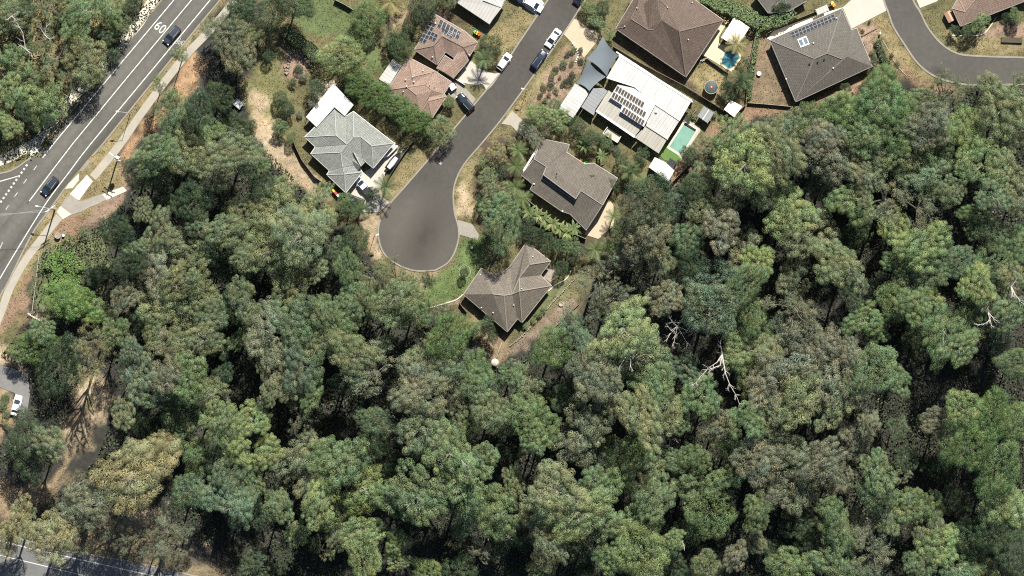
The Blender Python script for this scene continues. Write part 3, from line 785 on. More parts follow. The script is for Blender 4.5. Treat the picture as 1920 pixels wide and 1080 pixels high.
class House:
    def __init__(self, name, label, org, k, eave=2.9, pitch=0.40, cat="house"):
        self.org, self.k, self.eave, self.pitch = org, k, eave, pitch
        self.root = None; self.name, self.label, self.cat = name, label, cat
        self.tris = []
    def px(self, p): return (self.org[0] + p[0] / self.k, self.org[1] + p[1] / self.k)
    def xy(self, p):
        q = W(*self.px(p), 0, 4.0)
        return Vector((q.x, q.y))
    def start(self, outline):
        if self.root is None:
            pts = [self.xy(p) for p in outline]
            c = sum(pts, Vector((0, 0))) / len(pts)
            self.root = thing(self.name, self.label, self.cat, (c.x, c.y, 0))
    def roof(self, outline, inner, faces, m, eave=None, pitch=None, zover=None, caps=True, cap_m=None, gutter='trim', part="roof", walls=None, over=0.45, valley=True):
        """outline/inner: points in zoomed-photo pixels; faces: index lists (inner ones follow the outline ones)"""
        self.start(outline)
        eave = self.eave if eave is None else eave
        pitch = self.pitch if pitch is None else pitch
        O = [self.xy(p) for p in outline]; I = [self.xy(p) for p in inner]
        z = [eave] * len(O) + [eave + pitch * edge_dist(p, O) for p in I]
        for i, zz in (zover or {}).items(): z[i] = zz
        V = [Vector((p.x, p.y, zz)) for p, zz in zip(O + I, z)]
        F, UV = [], []
        for f in faces:
            q = [V[i] for i in f]
            nrm = Vector((0, 0, 0))
            for i in range(len(q)):
                a, b = q[i], q[(i + 1) % len(q)]
                nrm += Vector(((a.y - b.y) * (a.z + b.z), (a.z - b.z) * (a.x + b.x), (a.x - b.x) * (a.y + b.y)))
            if nrm.z < 0: f = list(reversed(f)); nrm = -nrm
            nrm.normalize()
            hor = Vector((-nrm.y, nrm.x, 0))
            hor = hor.normalized() if hor.length > 1e-4 else Vector((1, 0, 0))
            up = nrm.cross(hor)
            F.append(tuple(f)); UV.append([(V[i].dot(hor), V[i].dot(up)) for i in f])
            for t in tessellate_polygon([[Vector((V[i].x, V[i].y, 0)) for i in f]]):
                self.tris.append([V[f[i]] for i in t])
        ro = add(part, mesh_of(part, V, F, m, uvs=UV), self.root)
        # fascia and gutter round the eaves
        if gutter:
            mb = MB()
            n = len(O)
            for i in range(n):
                a, b = V[i], V[(i + 1) % n]
                d = (b - a)
                if d.length < 0.05: continue
                dn = d.normalized()
                off = Vector((0, 0, -0.06))
                mb.tube([a - dn * 0.05 + off, b + dn * 0.05 + off], 0.10, 4)
            mb.build("gutter", [MT[gutter]], self.root)
        if caps:
            em = {}
            for fi, f in enumerate(F):
                for i in range(len(f)):
                    em.setdefault(tuple(sorted((f[i], f[(i + 1) % len(f)]))), []).append(fi)
            for (i, j), fs in em.items():
                if len(fs) != 2: continue
                a, b = V[i], V[j]
                mid = (a + b) / 2
                d = (b - a); dh = Vector((-d.y, d.x, 0)).normalized()
                zs = [self.z_plane(F[fi], V, mid + dh * s * 0.5) for fi, s in ((fs[0], 1), (fs[0], -1), (fs[1], 1), (fs[1], -1))]
                # convex when each face continued past the edge rises above it
                c0 = sum(V[t].x * dh.x + V[t].y * dh.y for t in F[fs[0]]) / len(F[fs[0]]) - mid.dot(dh)
                za = self.z_plane(F[fs[0]], V, mid + dh * (0.5 if c0 > 0 else -0.5))
                zb = self.z_plane(F[fs[1]], V, mid + dh * (-0.5 if c0 > 0 else 0.5))
                if (za + zb) / 2 < mid.z - 0.01 and cap_m:
                    dd = d.normalized()
                    MB().tube([a + dd * 0.05 + Vector((0, 0, 0.02)), b - dd * 0.05 + Vector((0, 0, 0.02))], 0.12, 5).build("ridge_cap", [MT[cap_m]], ro)
                elif valley and (za + zb) / 2 > mid.z + 0.01:
                    MB().tube([a + Vector((0, 0, -0.03)), b + Vector((0, 0, -0.03))], 0.07, 4).build("valley_flashing", [MT['metal_dark']], ro)
        if walls:
            self.walls(O, eave - 0.02, walls, over)
        return ro
    def z_plane(self, f, V, p):
        a, b, c = V[f[0]], V[f[1]], V[f[2]]
        n = (b - a).cross(c - a)
        if abs(n.z) < 1e-6: return a.z
        return a.z - (n.x * (p.x - a.x) + n.y * (p.y - a.y)) / n.z
    def walls(self, O, top, m, over=0.45, wins=True):
        P = inset(O, over)
        n = len(P)
        mb = MB()
        for i in range(n):
            a, b = P[i], P[(i + 1) % n]
            mb.poly([(a.x, a.y, -0.1), (b.x, b.y, -0.1), (b.x, b.y, top), (a.x, a.y, top)])
        mb.poly([(p.x, p.y, top - 0.02) for p in P])
        mb.build("wall", [MT[m]], self.root)
        if not wins: return
        k = 0
        for i in range(n):
            a, b = P[i], P[(i + 1) % n]
            L = (b - a).length
            if L < 3: continue
            num = 1 if L < 7 else 2
            ang = math.atan2(b.y - a.y, b.x - a.x)
            for j in range(num):
                c = a + (b - a) * ((j + 0.5) / num)
                k += 1
                if k == 2:
                    d = MB().box((c.x, c.y, 1.05), (0.95, 0.12, 2.1), ang).build("door", [MT['timber']], self.root)
                    hx = c + Vector((math.cos(ang), math.sin(ang))) * 0.38
                    MB().box((hx.x, hx.y, 1.0), (0.05, 0.22, 0.14), ang).build("handle", [MT['metal']], d)
                    continue
                fm, pm = window_mesh(1.8, 1.2)
                w = add("window", fm, self.root, True); pn = add("pane", pm, w, True)
                w.location = Vector((c.x, c.y, 1.5)) - Vector(self.root.location); w.rotation_euler = (0, 0, ang)
    def z_at(self, x, y):
        best = None
        for a, b, c in self.tris:
            d = (b.x - a.x) * (c.y - a.y) - (c.x - a.x) * (b.y - a.y)
            if abs(d) < 1e-9: continue
            u = ((x - a.x) * (c.y - a.y) - (c.x - a.x) * (y - a.y)) / d
            v = ((b.x - a.x) * (y - a.y) - (x - a.x) * (b.y - a.y)) / d
            if u > -0.02 and v > -0.02 and u + v < 1.02:
                z = a.z + u * (b.z - a.z) + v * (c.z - a.z)
                best = z if best is None else max(best, z)
        return best if best is not None else self.eave
    def panels(self, corners, nc, nr, cells='solar', gap=0.04, lift=0.12, skip=()):
        """an array of solar panels on the roof: corners a (start), b (end of a row), c (start of the last row's far side), zoomed pixels"""
        a, b, c = [self.xy(p) for p in corners]
        u, v = (b - a) / nc, (c - a) / nr
        for r in range(nr):
            for q in range(nc):
                if (q, r) in skip: continue
                o = a + u * q + v * r
                cs = [o + u * gap + v * gap * .6, o + u * (1 - gap) + v * gap * .6, o + u * (1 - gap) + v * (1 - gap * .6), o + u * gap + v * (1 - gap * .6)]
                P = [Vector((p.x, p.y, self.z_at(p.x, p.y) + lift)) for p in cs]
                m = (P[0] + P[1] + P[2] + P[3]) / 4
                mb = MB(); up = Vector((0, 0, 0.035))
                inner = [m + (p - m) * 0.93 + up for p in P]; outer = [p + up * 0.9 for p in P]
                mb.poly(inner, 1)
                for i in range(4):
                    j = (i + 1) % 4
                    mb.poly([outer[i], outer[j], inner[j], inner[i]], 0); mb.poly([P[i], P[j], outer[j], outer[i]], 0)
                mb.poly(list(reversed(P)), 0)
                mb.build("solar_panel", [MT['metal'], MT[cells]], self.root)
    def vent(self, p, r=0.16, h=0.45, m='trim_white', name="roof_vent"):
        q = self.xy(p); z = self.z_at(q.x, q.y)
        MB().lathe((q.x, q.y, z - 0.1), [(r * .6, 0), (r * .6, h), (r, h), (r * 1.05, h + .12), (r * .5, h + .22)], 10).build(name, [MT[m]], self.root)
    def slab(self, pts, z, m, th=0.12, name="roof", zs=None):
        """flat or gently sloping sheet roof over a plan outline"""
        self.start(pts)
        P = [self.xy(p) for p in pts]
        zz = zs or [z] * len(P)
        n = len(P)
        area = sum(P[i].x * P[(i + 1) % n].y - P[(i + 1) % n].x * P[i].y for i in range(n))
        if area < 0: P.reverse(); zz = list(reversed(zz))
        V = [Vector((p.x, p.y, a)) for p, a in zip(P, zz)] + [Vector((p.x, p.y, a - th)) for p, a in zip(P, zz)]
        # ribs run across the longest edge
        e = max(((P[(i + 1) % n] - P[i]) for i in range(n)), key=lambda d: d.length).normalized()
        F, UV = [], []
        for t in tessellate_polygon([[Vector((p.x, p.y, 0)) for p in P]]):
            a, b, c = [P[i] for i in t]
            if (b - a).cross(c - a) < 0: t = (t[0], t[2], t[1])
            F.append(tuple(t)); self.tris.append([V[i] for i in t])
        for i in range(n): F.append((i, n + i, n + (i + 1) % n, (i + 1) % n))
        F.append(tuple(reversed(range(n, 2 * n))))
        UV = [[(V[i].x * e.x + V[i].y * e.y, -V[i].x * e.y + V[i].y * e.x) for i in f] for f in F]
        return add(name, mesh_of(name, V, F, MT[m], uvs=UV), self.root)
    def posts(self, pts, z, m='timber', r=0.06):
        for p in pts:
            q = self.xy(p); MB().box((q.x, q.y, z / 2 - 0.05), (r * 2, r * 2, z)).build("post", [MT[m]], self.root)

MT['tile_green'] = tile_mat("tiles_green_grey", (0.205, 0.215, 0.195), contrast=0.15, lich=(0.27, 0.28, 0.25))
MT['tile_brown'] = tile_mat("tiles_brown", (0.215, 0.155, 0.122), contrast=0.15, lich=(0.19, 0.145, 0.11))
MT['tile_tan'] = tile_mat("tiles_tan", (0.255, 0.180, 0.138), contrast=0.15, lich=(0.23, 0.17, 0.125))
MT['tile_dark'] = tile_mat("tiles_dark_brown", (0.112, 0.084, 0.067), contrast=0.15, lich=(0.12, 0.094, 0.076))
MT['tile_grey'] = tile_mat("tiles_grey", (0.112, 0.103, 0.089), contrast=0.15, lich=(0.12, 0.112, 0.095))
MT['tile_umber'] = tile_mat("tiles_umber", (0.122, 0.107, 0.088), contrast=0.15, lich=(0.13, 0.115, 0.095))
MT['tile_warm'] = tile_mat("tiles_warm_grey", (0.148, 0.129, 0.105), contrast=0.15, lich=(0.155, 0.137, 0.11))
MT['cap_green'] = mat("caps_green_grey", (0.29, 0.31, 0.285), 0.8, 0.15)
MT['cap_brown'] = mat("caps_brown", (0.25, 0.19, 0.15), 0.8, 0.15)
MT['cap_dark'] = mat("caps_dark_brown", (0.155, 0.12, 0.098), 0.8, 0.15)
MT['cap_grey'] = mat("caps_grey", (0.17, 0.158, 0.138), 0.8, 0.15)
MT['cap_pale'] = mat("caps_pale", (0.24, 0.215, 0.18), 0.8, 0.15)
MT['metal_white'] = sheet_roof_mat("sheet_white", (0.42, 0.42, 0.405), dirt=(0.27, 0.26, 0.23), dirt_amt=0.8)
MT['metal_bright'] = sheet_roof_mat("sheet_bright", (0.50, 0.50, 0.49), dirt=(0.38, 0.38, 0.36), dirt_amt=0.4)
MT['metal_cream'] = sheet_roof_mat("sheet_cream", (0.33, 0.315, 0.27), dirt=(0.22, 0.21, 0.18), dirt_amt=0.7)
MT['metal_grey'] = sheet_roof_mat("sheet_grey", (0.38, 0.37, 0.34), dirt=(0.30, 0.28, 0.25), dirt_amt=0.3)
MT['metal_slate'] = sheet_roof_mat("sheet_slate", (0.21, 0.215, 0.22), dirt=(0.18, 0.19, 0.2), dirt_amt=0.3)

# ---- A: green-grey tiled house on the court
A = House("tiled_house", "green-grey tiled hip roof house with white patio roof beside the turning circle", (560, 140), 4.155, 2.9, 0.42)
oA = [(45, 485), (278, 255), (375, 318), (425, 285), (742, 533), (580, 728), (494, 655), (455, 700), (494, 758), (365, 920), (217, 778), (238, 748), (92, 615), (128, 562)]
iA = [(292, 474), (376, 545), (428, 489), (485, 487), (570, 556), (328, 607), (342, 722), (356, 776)]
# inner indices: 14..21
A.roof(oA, iA, [[0, 1, 14], [1, 2, 15, 14], [0, 14, 15, 13], [2, 3, 16, 15], [3, 4, 18, 17, 16], [4, 5, 18], [5, 6, 17, 18],
                [6, 7, 20, 19, 15, 16, 17], [13, 15, 19, 12], [12, 19, 20, 11], [11, 20, 21, 10], [10, 21, 9], [9, 21, 8], [8, 21, 20, 7]],
       MT['tile_green'], cap_m='cap_green', walls='wall_cream', gutter='trim_white')
# porch gable, its ridge running out over the drive
A.roof([(374, 640), (398, 606), (448, 612), (514, 684), (460, 748)], [(425, 598), (487, 716)], [[0, 1, 5, 6, 4], [2, 3, 6, 5]], MT['tile_green'], eave=3.15,
       zover={5: 4.3, 6: 4.25}, cap_m='cap_green', gutter=None, part="porch_roof", valley=False)
A.posts([(470, 735), (508, 684)], 3.1, 'wall_white')
A.slab([(270, 68), (278, 253), (138, 408), (55, 328)], 3.3, 'metal_bright', name="patio_roof", zs=[3.45, 3.6, 3.3, 3.15])
A.slab([(270.5, 68), (427, 235), (358, 322), (278.5, 253)], 3.3, 'metal_bright', name="patio_roof", zs=[3.44, 3.3, 3.4, 3.59])
A.posts([(60, 330), (140, 400), (265, 75), (420, 235)], 3.1, 'wall_white')

# ---- B: brown tiled house with solar panels
B = House("solar_house", "brown tiled house with solar panels on two roof faces", (700, 20), 5.14, 2.9, 0.42)
oB = [(600, 35), (880, 195), (1005, 305), (925, 440), (905, 425), (775, 450), (695, 395), (612, 520), (395, 375)]
iB = [(582, 340), (662, 246), (760, 295), (870, 352)]
B.roof(oB, iB, [[0, 10, 9, 8], [0, 1, 11, 10], [8, 9, 7], [9, 10, 6, 7], [10, 11, 5, 6], [1, 2, 12, 11], [2, 3, 12], [12, 3, 4], [11, 12, 4, 5]],
       MT['tile_brown'], cap_m='cap_dark', walls='wall_brick', valley=False)
B.roof([(610, 552), (690, 430), (765, 480), (862, 345), (915, 478), (770, 648)], [(680, 590), (885, 410)], [[0, 1, 2, 3, 7, 6], [3, 4, 7], [4, 5, 6, 7], [5, 0, 6]], MT['tile_tan'], eave=2.55,
       zover={1: 3.2, 2: 3.2, 3: 3.3, 6: 3.0, 7: 3.3}, cap_m=None, part="garage_roof", walls='wall_brick', valley=False)
B.panels([(545, 100), (608, 125), (437, 292)], 2, 5)
B.panels([(565, 200), (628, 232), (530, 270)], 2, 2)
B.panels([(645, 75), (850, 205), (625, 122)], 6, 1)
B.panels([(632, 112), (838, 240), (612, 156)], 6, 1)
B.panels([(668, 165), (775, 232), (648, 205)], 4, 1)
for p in ((570, 445), (600, 120), (925, 425)): B.vent(p)

# ---- C: tan tiled house
C = House("tan_house", "tan tiled hip roof house with pale patio roof behind the long hedge", (700, 20), 5.14, 2.9, 0.42)
oC = [(340, 448), (592, 580), (752, 685), (682, 798), (702, 825), (567, 1032), (470, 968), (446, 972), (128, 766)]
iC = [(376, 640), (568, 592), (322, 738), (498, 712), (418, 815), (572, 770), (545, 832), (530, 872)]
C.roof(oC, iC, [[8, 0, 9, 11], [0, 1, 10, 9], [9, 10, 12, 11], [11, 12, 14, 13], [8, 11, 13, 7], [13, 14, 15, 7], [1, 2, 3, 15, 14, 12, 10], [3, 4, 16, 15], [4, 5, 16], [5, 6, 16], [6, 7, 15, 16]],
       MT['tile_tan'], zover={10: 3.3, 12: 3.9, 14: 3.75, 15: 3.2, 16: 3.9}, cap_m='cap_brown', walls='wall_brick', valley=False)
C.slab([(185, 462), (272, 525), (150, 720), (52, 655)], 2.7, 'metal_grey', name="patio_roof", zs=[2.75, 2.85, 2.85, 2.7])
C.posts([(60, 650), (185, 475)], 2.6)
for p in ((290, 780), (392, 685), (310, 665), (480, 578), (378, 640), (320, 730)): C.vent(p, 0.15)
for p in ((545, 715), (590, 730)): C.vent(p, 0.1, 0.6, 'metal', "antenna_mast")

# ---- D: light grey roof at the top edge
D = House("grey_house", "light grey sheet roof house cut by the top edge above the court", (480, 0), 4.0, 3.0, 0.2)
D.roof([(1475, -5), (1750, 178), (1875, -10), (1700, -120)], [(1700, 0), (1840, 60)], [[0, 1, 5, 4], [1, 2, 5], [2, 3, 4, 5], [3, 0, 4]], MT['metal_grey'], zover={4: 3.5, 5: 3.5}, caps=False, walls='wall_cream')
D.slab([(1702, 2), (1868, -112), (1872, -12), (1838, 56)], 3.9, 'metal_white', name="upper_roof", zs=[3.8, 3.9, 3.75, 3.65])

# ---- E: large dark brown roof
E = House("brown_house", "large dark brown hip roof house with a pool behind", (1140, 0), 6.4, 3.0, 0.36)
oE = [(93, 342), (400, -170), (900, -110), (1386, 240), (937, 922)]
iE = [(205, 322), (272, 228), (345, 92), (425, 48), (480, 360), (548, 358), (635, 246), (710, 95), (848, 388), (560, -60)]
E.roof(oE, iE, [[0, 5, 6, 9, 10, 11, 13, 4], [4, 13, 3], [3, 13, 11, 12, 14, 2], [0, 1, 7, 6, 5], [6, 7, 8, 9], [8, 9, 10, 11, 12, 14], [1, 2, 14, 8, 7]],
       MT['tile_dark'], zover={5: 3.6, 6: 4.6, 7: 4.7, 8: 3.8, 9: 4.7, 10: 4.9, 11: 6.0, 12: 5.8, 13: 6.9, 14: 5.6}, cap_m='cap_dark', walls='wall_brick', valley=False)
for p in ((960, 480), (1010, 28), (345, 100), (712, 95), (200, 315)): E.vent(p, 0.13, 0.4)

# ---- F: white sheet roofs with solar rows, shade sails
F_ = House("white_house", "modern white flat roofed house with brown solar panel rows", (1040, 60), 3.723, 3.4, 0.05)
F_.slab([(452, 170), (952, 487), (872, 622), (700, 508), (555, 385), (360, 322)], 3.9, 'metal_white', zs=[3.7, 3.7, 4.05, 4.05, 4.1, 4.1])
F_.slab([(700, 512), (868, 624), (790, 747), (638, 650)], 3.7, 'metal_white', name="rear_roof", zs=[3.85, 3.85, 3.6, 3.6])
F_.slab([(634, 655), (785, 749), (727, 847), (560, 735)], 3.3, 'metal_cream', name="verandah_roof", zs=[3.5, 3.5, 3.25, 3.25])
F_.slab([(378, 405), (400, 425), (392, 470), (612, 662), (560, 728), (290, 545)], 3.2, 'metal_cream', name="front_roof", zs=[3.2, 3.25, 3.3, 3.3, 3.15, 3.1])
F_.slab([(440, 368), (550, 392), (705, 500), (622, 662), (455, 556), (472, 512), (383, 455)], 4.6, 'metal_bright', name="raised_roof", zs=[4.75, 4.8, 4.8, 4.45, 4.45, 4.5, 4.5])
F_.slab([(270, 392), (340, 388), (372, 410), (285, 538), (275, 582), (186, 522)], 2.7, 'metal_slate', name="entry_roof")
F_.slab([(144, 357), (244, 420), (130, 600), (29, 528)], 2.9, 'metal_white', name="garage_roof", zs=[3.0, 3.0, 2.85, 2.85])
for pts, top, inn in (([(452, 170), (952, 487), (790, 747), (638, 650), (555, 385), (362, 322)], 3.55, 0.4), ([(378, 408), (555, 400), (630, 655), (558, 725), (292, 545)], 3.0, 0.5), ([(144, 357), (244, 420), (130, 600), (29, 528)], 2.7, 0.3), ([(640, 655), (785, 749), (727, 847), (560, 735)], 3.1, 0.6)):
    F_.walls([F_.xy(p) for p in pts], top, 'wall_white', inn, wins=(inn == 0.4))
F_.panels([(436, 372), (630, 492), (418, 412)], 10, 1, 'solar_brown', 0.09, 0.1)
F_.panels([(411, 415), (642, 560), (392, 455)], 12, 1, 'solar_brown', 0.09, 0.1)
F_.panels([(482, 520), (632, 618), (462, 560)], 8, 1, 'solar_brown', 0.09, 0.1)
F_.vent((708, 558), 0.3, 0.3, 'metal', "roof_fan")
def edge_strip(h, pts, z, m, name, w=0.22):
    q = [h.xy(p) for p in pts]
    mb = MB()
    for a, b in zip(q, q[1:]):
        d = b - a; c = (a + b) / 2
        mb.box((c.x, c.y, z), (d.length, w, 0.2), math.atan2(d.y, d.x))
    mb.build(name, [MT[m]], h.root)
edge_strip(F_, [(447, 160), (957, 480)], 3.72, 'trim_white', "gutter", 0.5)
edge_strip(F_, [(290, 548), (560, 732)], 3.1, 'trim_white', "gutter", 0.45)
edge_strip(F_, [(638, 652), (790, 750)], 3.68, 'trim', "gutter", 0.2)
# balcony box on the garden side
q = [F_.xy(p) for p in ((370, 660), (465, 725), (440, 770), (338, 705))]
bal = MB().prism([tuple(p) for p in q], 0.9, 1.05).build("balcony_floor", [MT['paver_grey']], F_.root)
for a, b in ((q[0], q[3]), (q[3], q[2]), (q[2], q[1])):
    d = b - a; c = (a + b) / 2
    MB().box((c.x, c.y, 1.5), (d.length, 0.12, 0.9), math.atan2(d.y, d.x)).build("parapet", [MT['white']], F_.root)

# ---- G: grey corner house
G = House("grey_corner_house", "dark grey hip roof house with long solar row and twin skylight", (1430, 10), 5.4, 3.0, 0.36)
oG = [(75, 350), (805, 28), (903, 246), (955, 230), (1112, 616), (337, 975)]
iG = [(518, 547), (645, 492), (800, 548), (850, 524)]
G.roof(oG, iG, [[0, 1, 7, 6], [0, 6, 5], [5, 6, 7, 8, 9, 4], [1, 2, 8, 7], [2, 3, 4, 9, 8]], MT['tile_grey'], zover={6: 6.1, 7: 6.1, 8: 4.9, 9: 5.2}, cap_m='cap_grey', walls='wall_cream', valley=False)
G.panels([(282, 274), (725, 84), (302, 336)], 12, 2)
q = [G.xy(p) for p in ((350, 345), (440, 308), (472, 395), (382, 430))]
for a0, a1 in ((0.0, 0.5), (0.5, 1.0)):
    ps = []
    for u, v in ((a0, 0), (a1, 0), (a1, 1), (a0, 1)):
        p = q[0].lerp(q[1], u).lerp(q[3].lerp(q[2], u), v); ps.append(p)
    zz = [G.z_at(p.x, p.y) for p in ps]
    P0 = [Vector((p.x, p.y, z + 0.18)) for p, z in zip(ps, zz)]; mm = sum(P0, Vector()) / 4
    P1 = [mm + (p - mm) * 0.72 + Vector((0, 0, 0.03)) for p in P0]
    mb = MB().poly(P1, 1)
    for i in range(4):
        j = (i + 1) % 4
        mb.poly([P0[i], P0[j], P1[j], P1[i]], 0); mb.poly([Vector((P0[i].x, P0[i].y, zz[i] - 0.05)), Vector((P0[j].x, P0[j].y, zz[j] - 0.05)), P0[j], P0[i]], 0)
    mb.build("skylight", [MT['trim_white'], MT['skylight']], G.root)
for p, m in (((510, 385), 'trim_white'), ((470, 592), 'metal_dark'), ((552, 575), 'metal_dark'), ((620, 545), 'metal_dark'), ((712, 638), 'trim_white'), ((748, 128), 'trim_white'), ((240, 745), 'trim_white')): G.vent(p, 0.17, 0.4, m)

# ---- H: umber roof with clerestory
H_ = House("clerestory_house", "umber roofed house with a dark clerestory slot above palm gardens", (960, 250), 5.14, 3.2, 0.3)
H_.roof([(285, 52), (552, 108), (525, 182), (700, 296), (790, 288), (1016, 430), (872, 692), (660, 553), (612, 632), (300, 400), (332, 325), (212, 250)], [],
        [[0, 1, 2, 3, 4, 5, 6, 7, 8, 9, 10, 11]], MT['tile_umber'], zover={0: 4.1, 1: 3.7, 2: 3.9, 3: 3.7, 4: 3.35, 5: 3.3, 6: 5.2, 7: 5.45, 8: 5.8, 9: 5.9, 10: 5.45, 11: 5.25}, caps=False, part="upper_roof", gutter='trim')
MT['tile_umber_b'] = MT['tile_umber']
H_.roof([(90, 402), (212, 250), (332, 325), (285, 430), (600, 645), (660, 553), (872, 692), (715, 932), (560, 778), (480, 752), (175, 542), (202, 490)], [],
        [[0, 1, 2, 3, 11], [11, 3, 4, 9, 10], [4, 5, 6, 7, 8, 9]], MT['tile_umber'], zover={0: 3.3, 1: 5.1, 2: 5.3, 3: 4.3, 4: 4.3, 5: 5.3, 6: 5.1, 7: 3.0, 8: 3.1, 9: 3.15, 10: 3.1, 11: 3.5}, caps=False, part="lower_roof", gutter='trim')
H_.walls([H_.xy(p) for p in ((285, 55), (525, 140), (700, 296), (1012, 430), (715, 928), (480, 748), (180, 540), (95, 402))], 3.0, 'wall_cream', 0.7)
q = [H_.xy(p) for p in ((302, 405), (610, 625))]
MB().poly([(*q[0], 4.2), (*q[1], 4.2), (*q[1], 5.7), (*q[0], 5.7)]).build("clerestory_window", [MT['glass']], H_.root)
for p in ((212, 487), (487, 750)): H_.vent(p, 0.2, 0.25)
for p in ((425, 420), (430, 388)): H_.vent(p, 0.13, 0.35, 'metal_dark')
edge_strip(H_, [(108, 365), (222, 180), (285, 60)], 3.2, 'trim_white', "gutter", 0.4)

# ---- I: warm grey hip roof below the turning circle
I_ = House("hip_house", "warm grey hip roof house below the turning circle with a garden path", (860, 450), 4.5, 2.8, 0.42)
oI = [(570, 20), (777, 180), (690, 297), (782, 386), (535, 698), (497, 664), (410, 776), (40, 460), (190, 238), (268, 288), (352, 288), (436, 222)]
iI = [(597, 208), (510, 320), (512, 432), (452, 458), (383, 468), (287, 456)]
I_.roof(oI, iI, [[0, 12, 13, 15, 11], [0, 1, 12], [1, 2, 13, 12], [2, 3, 14, 13], [3, 4, 14], [4, 5, 15, 14], [5, 6, 16, 15], [7, 17, 16, 6], [7, 8, 9, 17], [9, 10, 16, 17], [10, 11, 15, 16], [13, 14, 15]],
       MT['tile_warm'], zover={12: 5.7, 13: 5.5, 14: 6.1, 15: 5.3, 16: 5.7, 17: 5.6}, cap_m='cap_pale', walls='wall_brick', valley=False)
for p in ((192, 572), (290, 615), (530, 410), (465, 550), (625, 140), (182, 292)): I_.vent(p, 0.14, 0.35)

# ---- J, K: roofs cut by the top edge at the right
J = House("brick_house", "brown tiled house on the far side of the bending street", (1440, 0), 4.0, 2.9, 0.40)
J.roof([(1385, 62), (1430, -20), (1500, -180), (1980, -260), (2100, -60), (1447, 196)], [(1480, 90), (1600, -60), (1900, -120)], [[0, 6, 5], [0, 1, 6], [1, 2, 7, 6], [2, 3, 8, 7], [3, 4, 8], [4, 5, 6, 7, 8]],
       MT['tile_brown'], zover={6: 3.9, 7: 5.2, 8: 5.2}, cap_m='cap_brown', walls='wall_brick', valley=False)
K = House("dark_house", "dark grey roofed house cut by the top edge behind the clipped hedge", (1440, 0), 4.0, 2.9, 0.3)
K.roof([(-100, -40), (5, 97), (160, 82), (305, -5), (270, -120), (0, -160)], [(120, -20)], [[0, 1, 6], [1, 2, 6], [2, 3, 6], [3, 4, 6], [4, 5, 6], [5, 0, 6]], MT['tile_grey'], cap_m='cap_grey', walls='wall_brick', valley=False)

# ---- sheds, pavilions and pergolas
def shed(name, label, org, k, pts, z, m, zs=None, wall=None, cat="shed", posts=None, over=0.15):
    h = House(name, label, org, k, cat=cat)
    h.slab(pts, z, m, name="roof", zs=zs)
    P = [h.xy(p) for p in pts]
    if wall: h.walls(P, (min(zs) if zs else z) - 0.1, wall, over, wins=False)
    if posts: h.posts(pts, (min(zs) if zs else z) - 0.1, posts)
    return h
sh = shed("pool_pavilion", "cream flat roofed pavilion beside the small blue pool", (1140, 0), 6.4, [(1520, 200), (1702, 325), (1545, 568), (1362, 445)], 2.9, 'cream', posts='wall_white', cat="pavilion")
sh = shed("garden_shed", "small white garden shed below the teal pool", (1040, 60), 3.723, [(700, 872), (772, 906), (838, 966), (797, 1042), (657, 942)], 2.6, 'metal_bright', wall='wall_white')
sh = shed("tool_shed", "small cream gabled shed at the fence corner below the water tank", (960, 0), 4.0, [(1645, 748), (1730, 795), (1670, 878), (1592, 818)], 2.3, 'cream', wall='wall_cream', zs=[2.3, 2.3, 2.5, 2.5])
sh = shed("pergola", "dark pergola roof of two panels beside the teal pool", (960, 0), 4.0, [(1442, 795), (1518, 845), (1470, 922), (1393, 868)], 2.5, 'metal_slate', posts='metal', cat="pergola")
a, b = sh.xy((1480, 820)), sh.xy((1432, 895)); c = (a + b) / 2; d = b - a
MB().box((c.x, c.y, 2.53), (d.length, 0.16, 0.06), math.atan2(d.y, d.x)).build("roof_joint", [MT['white']], sh.root)
sh = shed("carport", "pale grey flat roof carport beside the dark grey house", (1440, 0), 4.0, [(360, 68), (445, 30), (462, 75), (375, 110)], 2.5, 'metal_grey', posts='metal', cat="carport")

# ---- shade sails
def sail(name, label, corners, zs, posts=True):
    P = [W(*p, z) for p, z in zip(corners, zs)]
    root = thing(name, label, "shade sail", (sum(p.x for p in P) / 4, sum(p.y for p in P) / 4, 0), group="shade sails")
    n = 14; v, f = [], []
    c = sum(P, Vector()) / 4
    for i in range(n + 1):
        for j in range(n + 1):
            u, w = i / n, j / n
            p = P[0].lerp(P[1], u).lerp(P[3].lerp(P[2], u), w)
            du, dw = 4 * u * (1 - u), 4 * w * (1 - w)
            # edges curve in towards the middle
            e = max(0, 1 - 2 * min(w, 1 - w) * 1.0) * du * 0.13 + max(0, 1 - 2 * min(u, 1 - u)) * dw * 0.13
            p = p + (c - p) * e - Vector((0, 0, 0.35 * du * dw))
            v.append(p)
    for i in range(n):
        for j in range(n):
            a = i * (n + 1) + j; f.append((a, a + 1, a + n + 2, a + n + 1))
    add("canvas", mesh_of("canvas", v, f, MT['sail'], smooth=True), root)
    for p in P:
        MB().tube([(p.x, p.y, -0.1), (p.x, p.y, p.z + 0.1)], 0.06, 8).build("post", [MT['metal_dark']], root)
sail("shade_sail", "larger slate blue shade sail over the end of the tan driveway", [(1130, 68), (1160, 104), (1138, 143), (1099, 110)], [3.2, 4.3, 3.0, 4.2])
sail("shade_sail", "smaller slate blue shade sail hung beside the white garage roof", [(1101, 112), (1136, 144), (1105, 171), (1081, 156)], [4.1, 2.9, 3.9, 2.9])

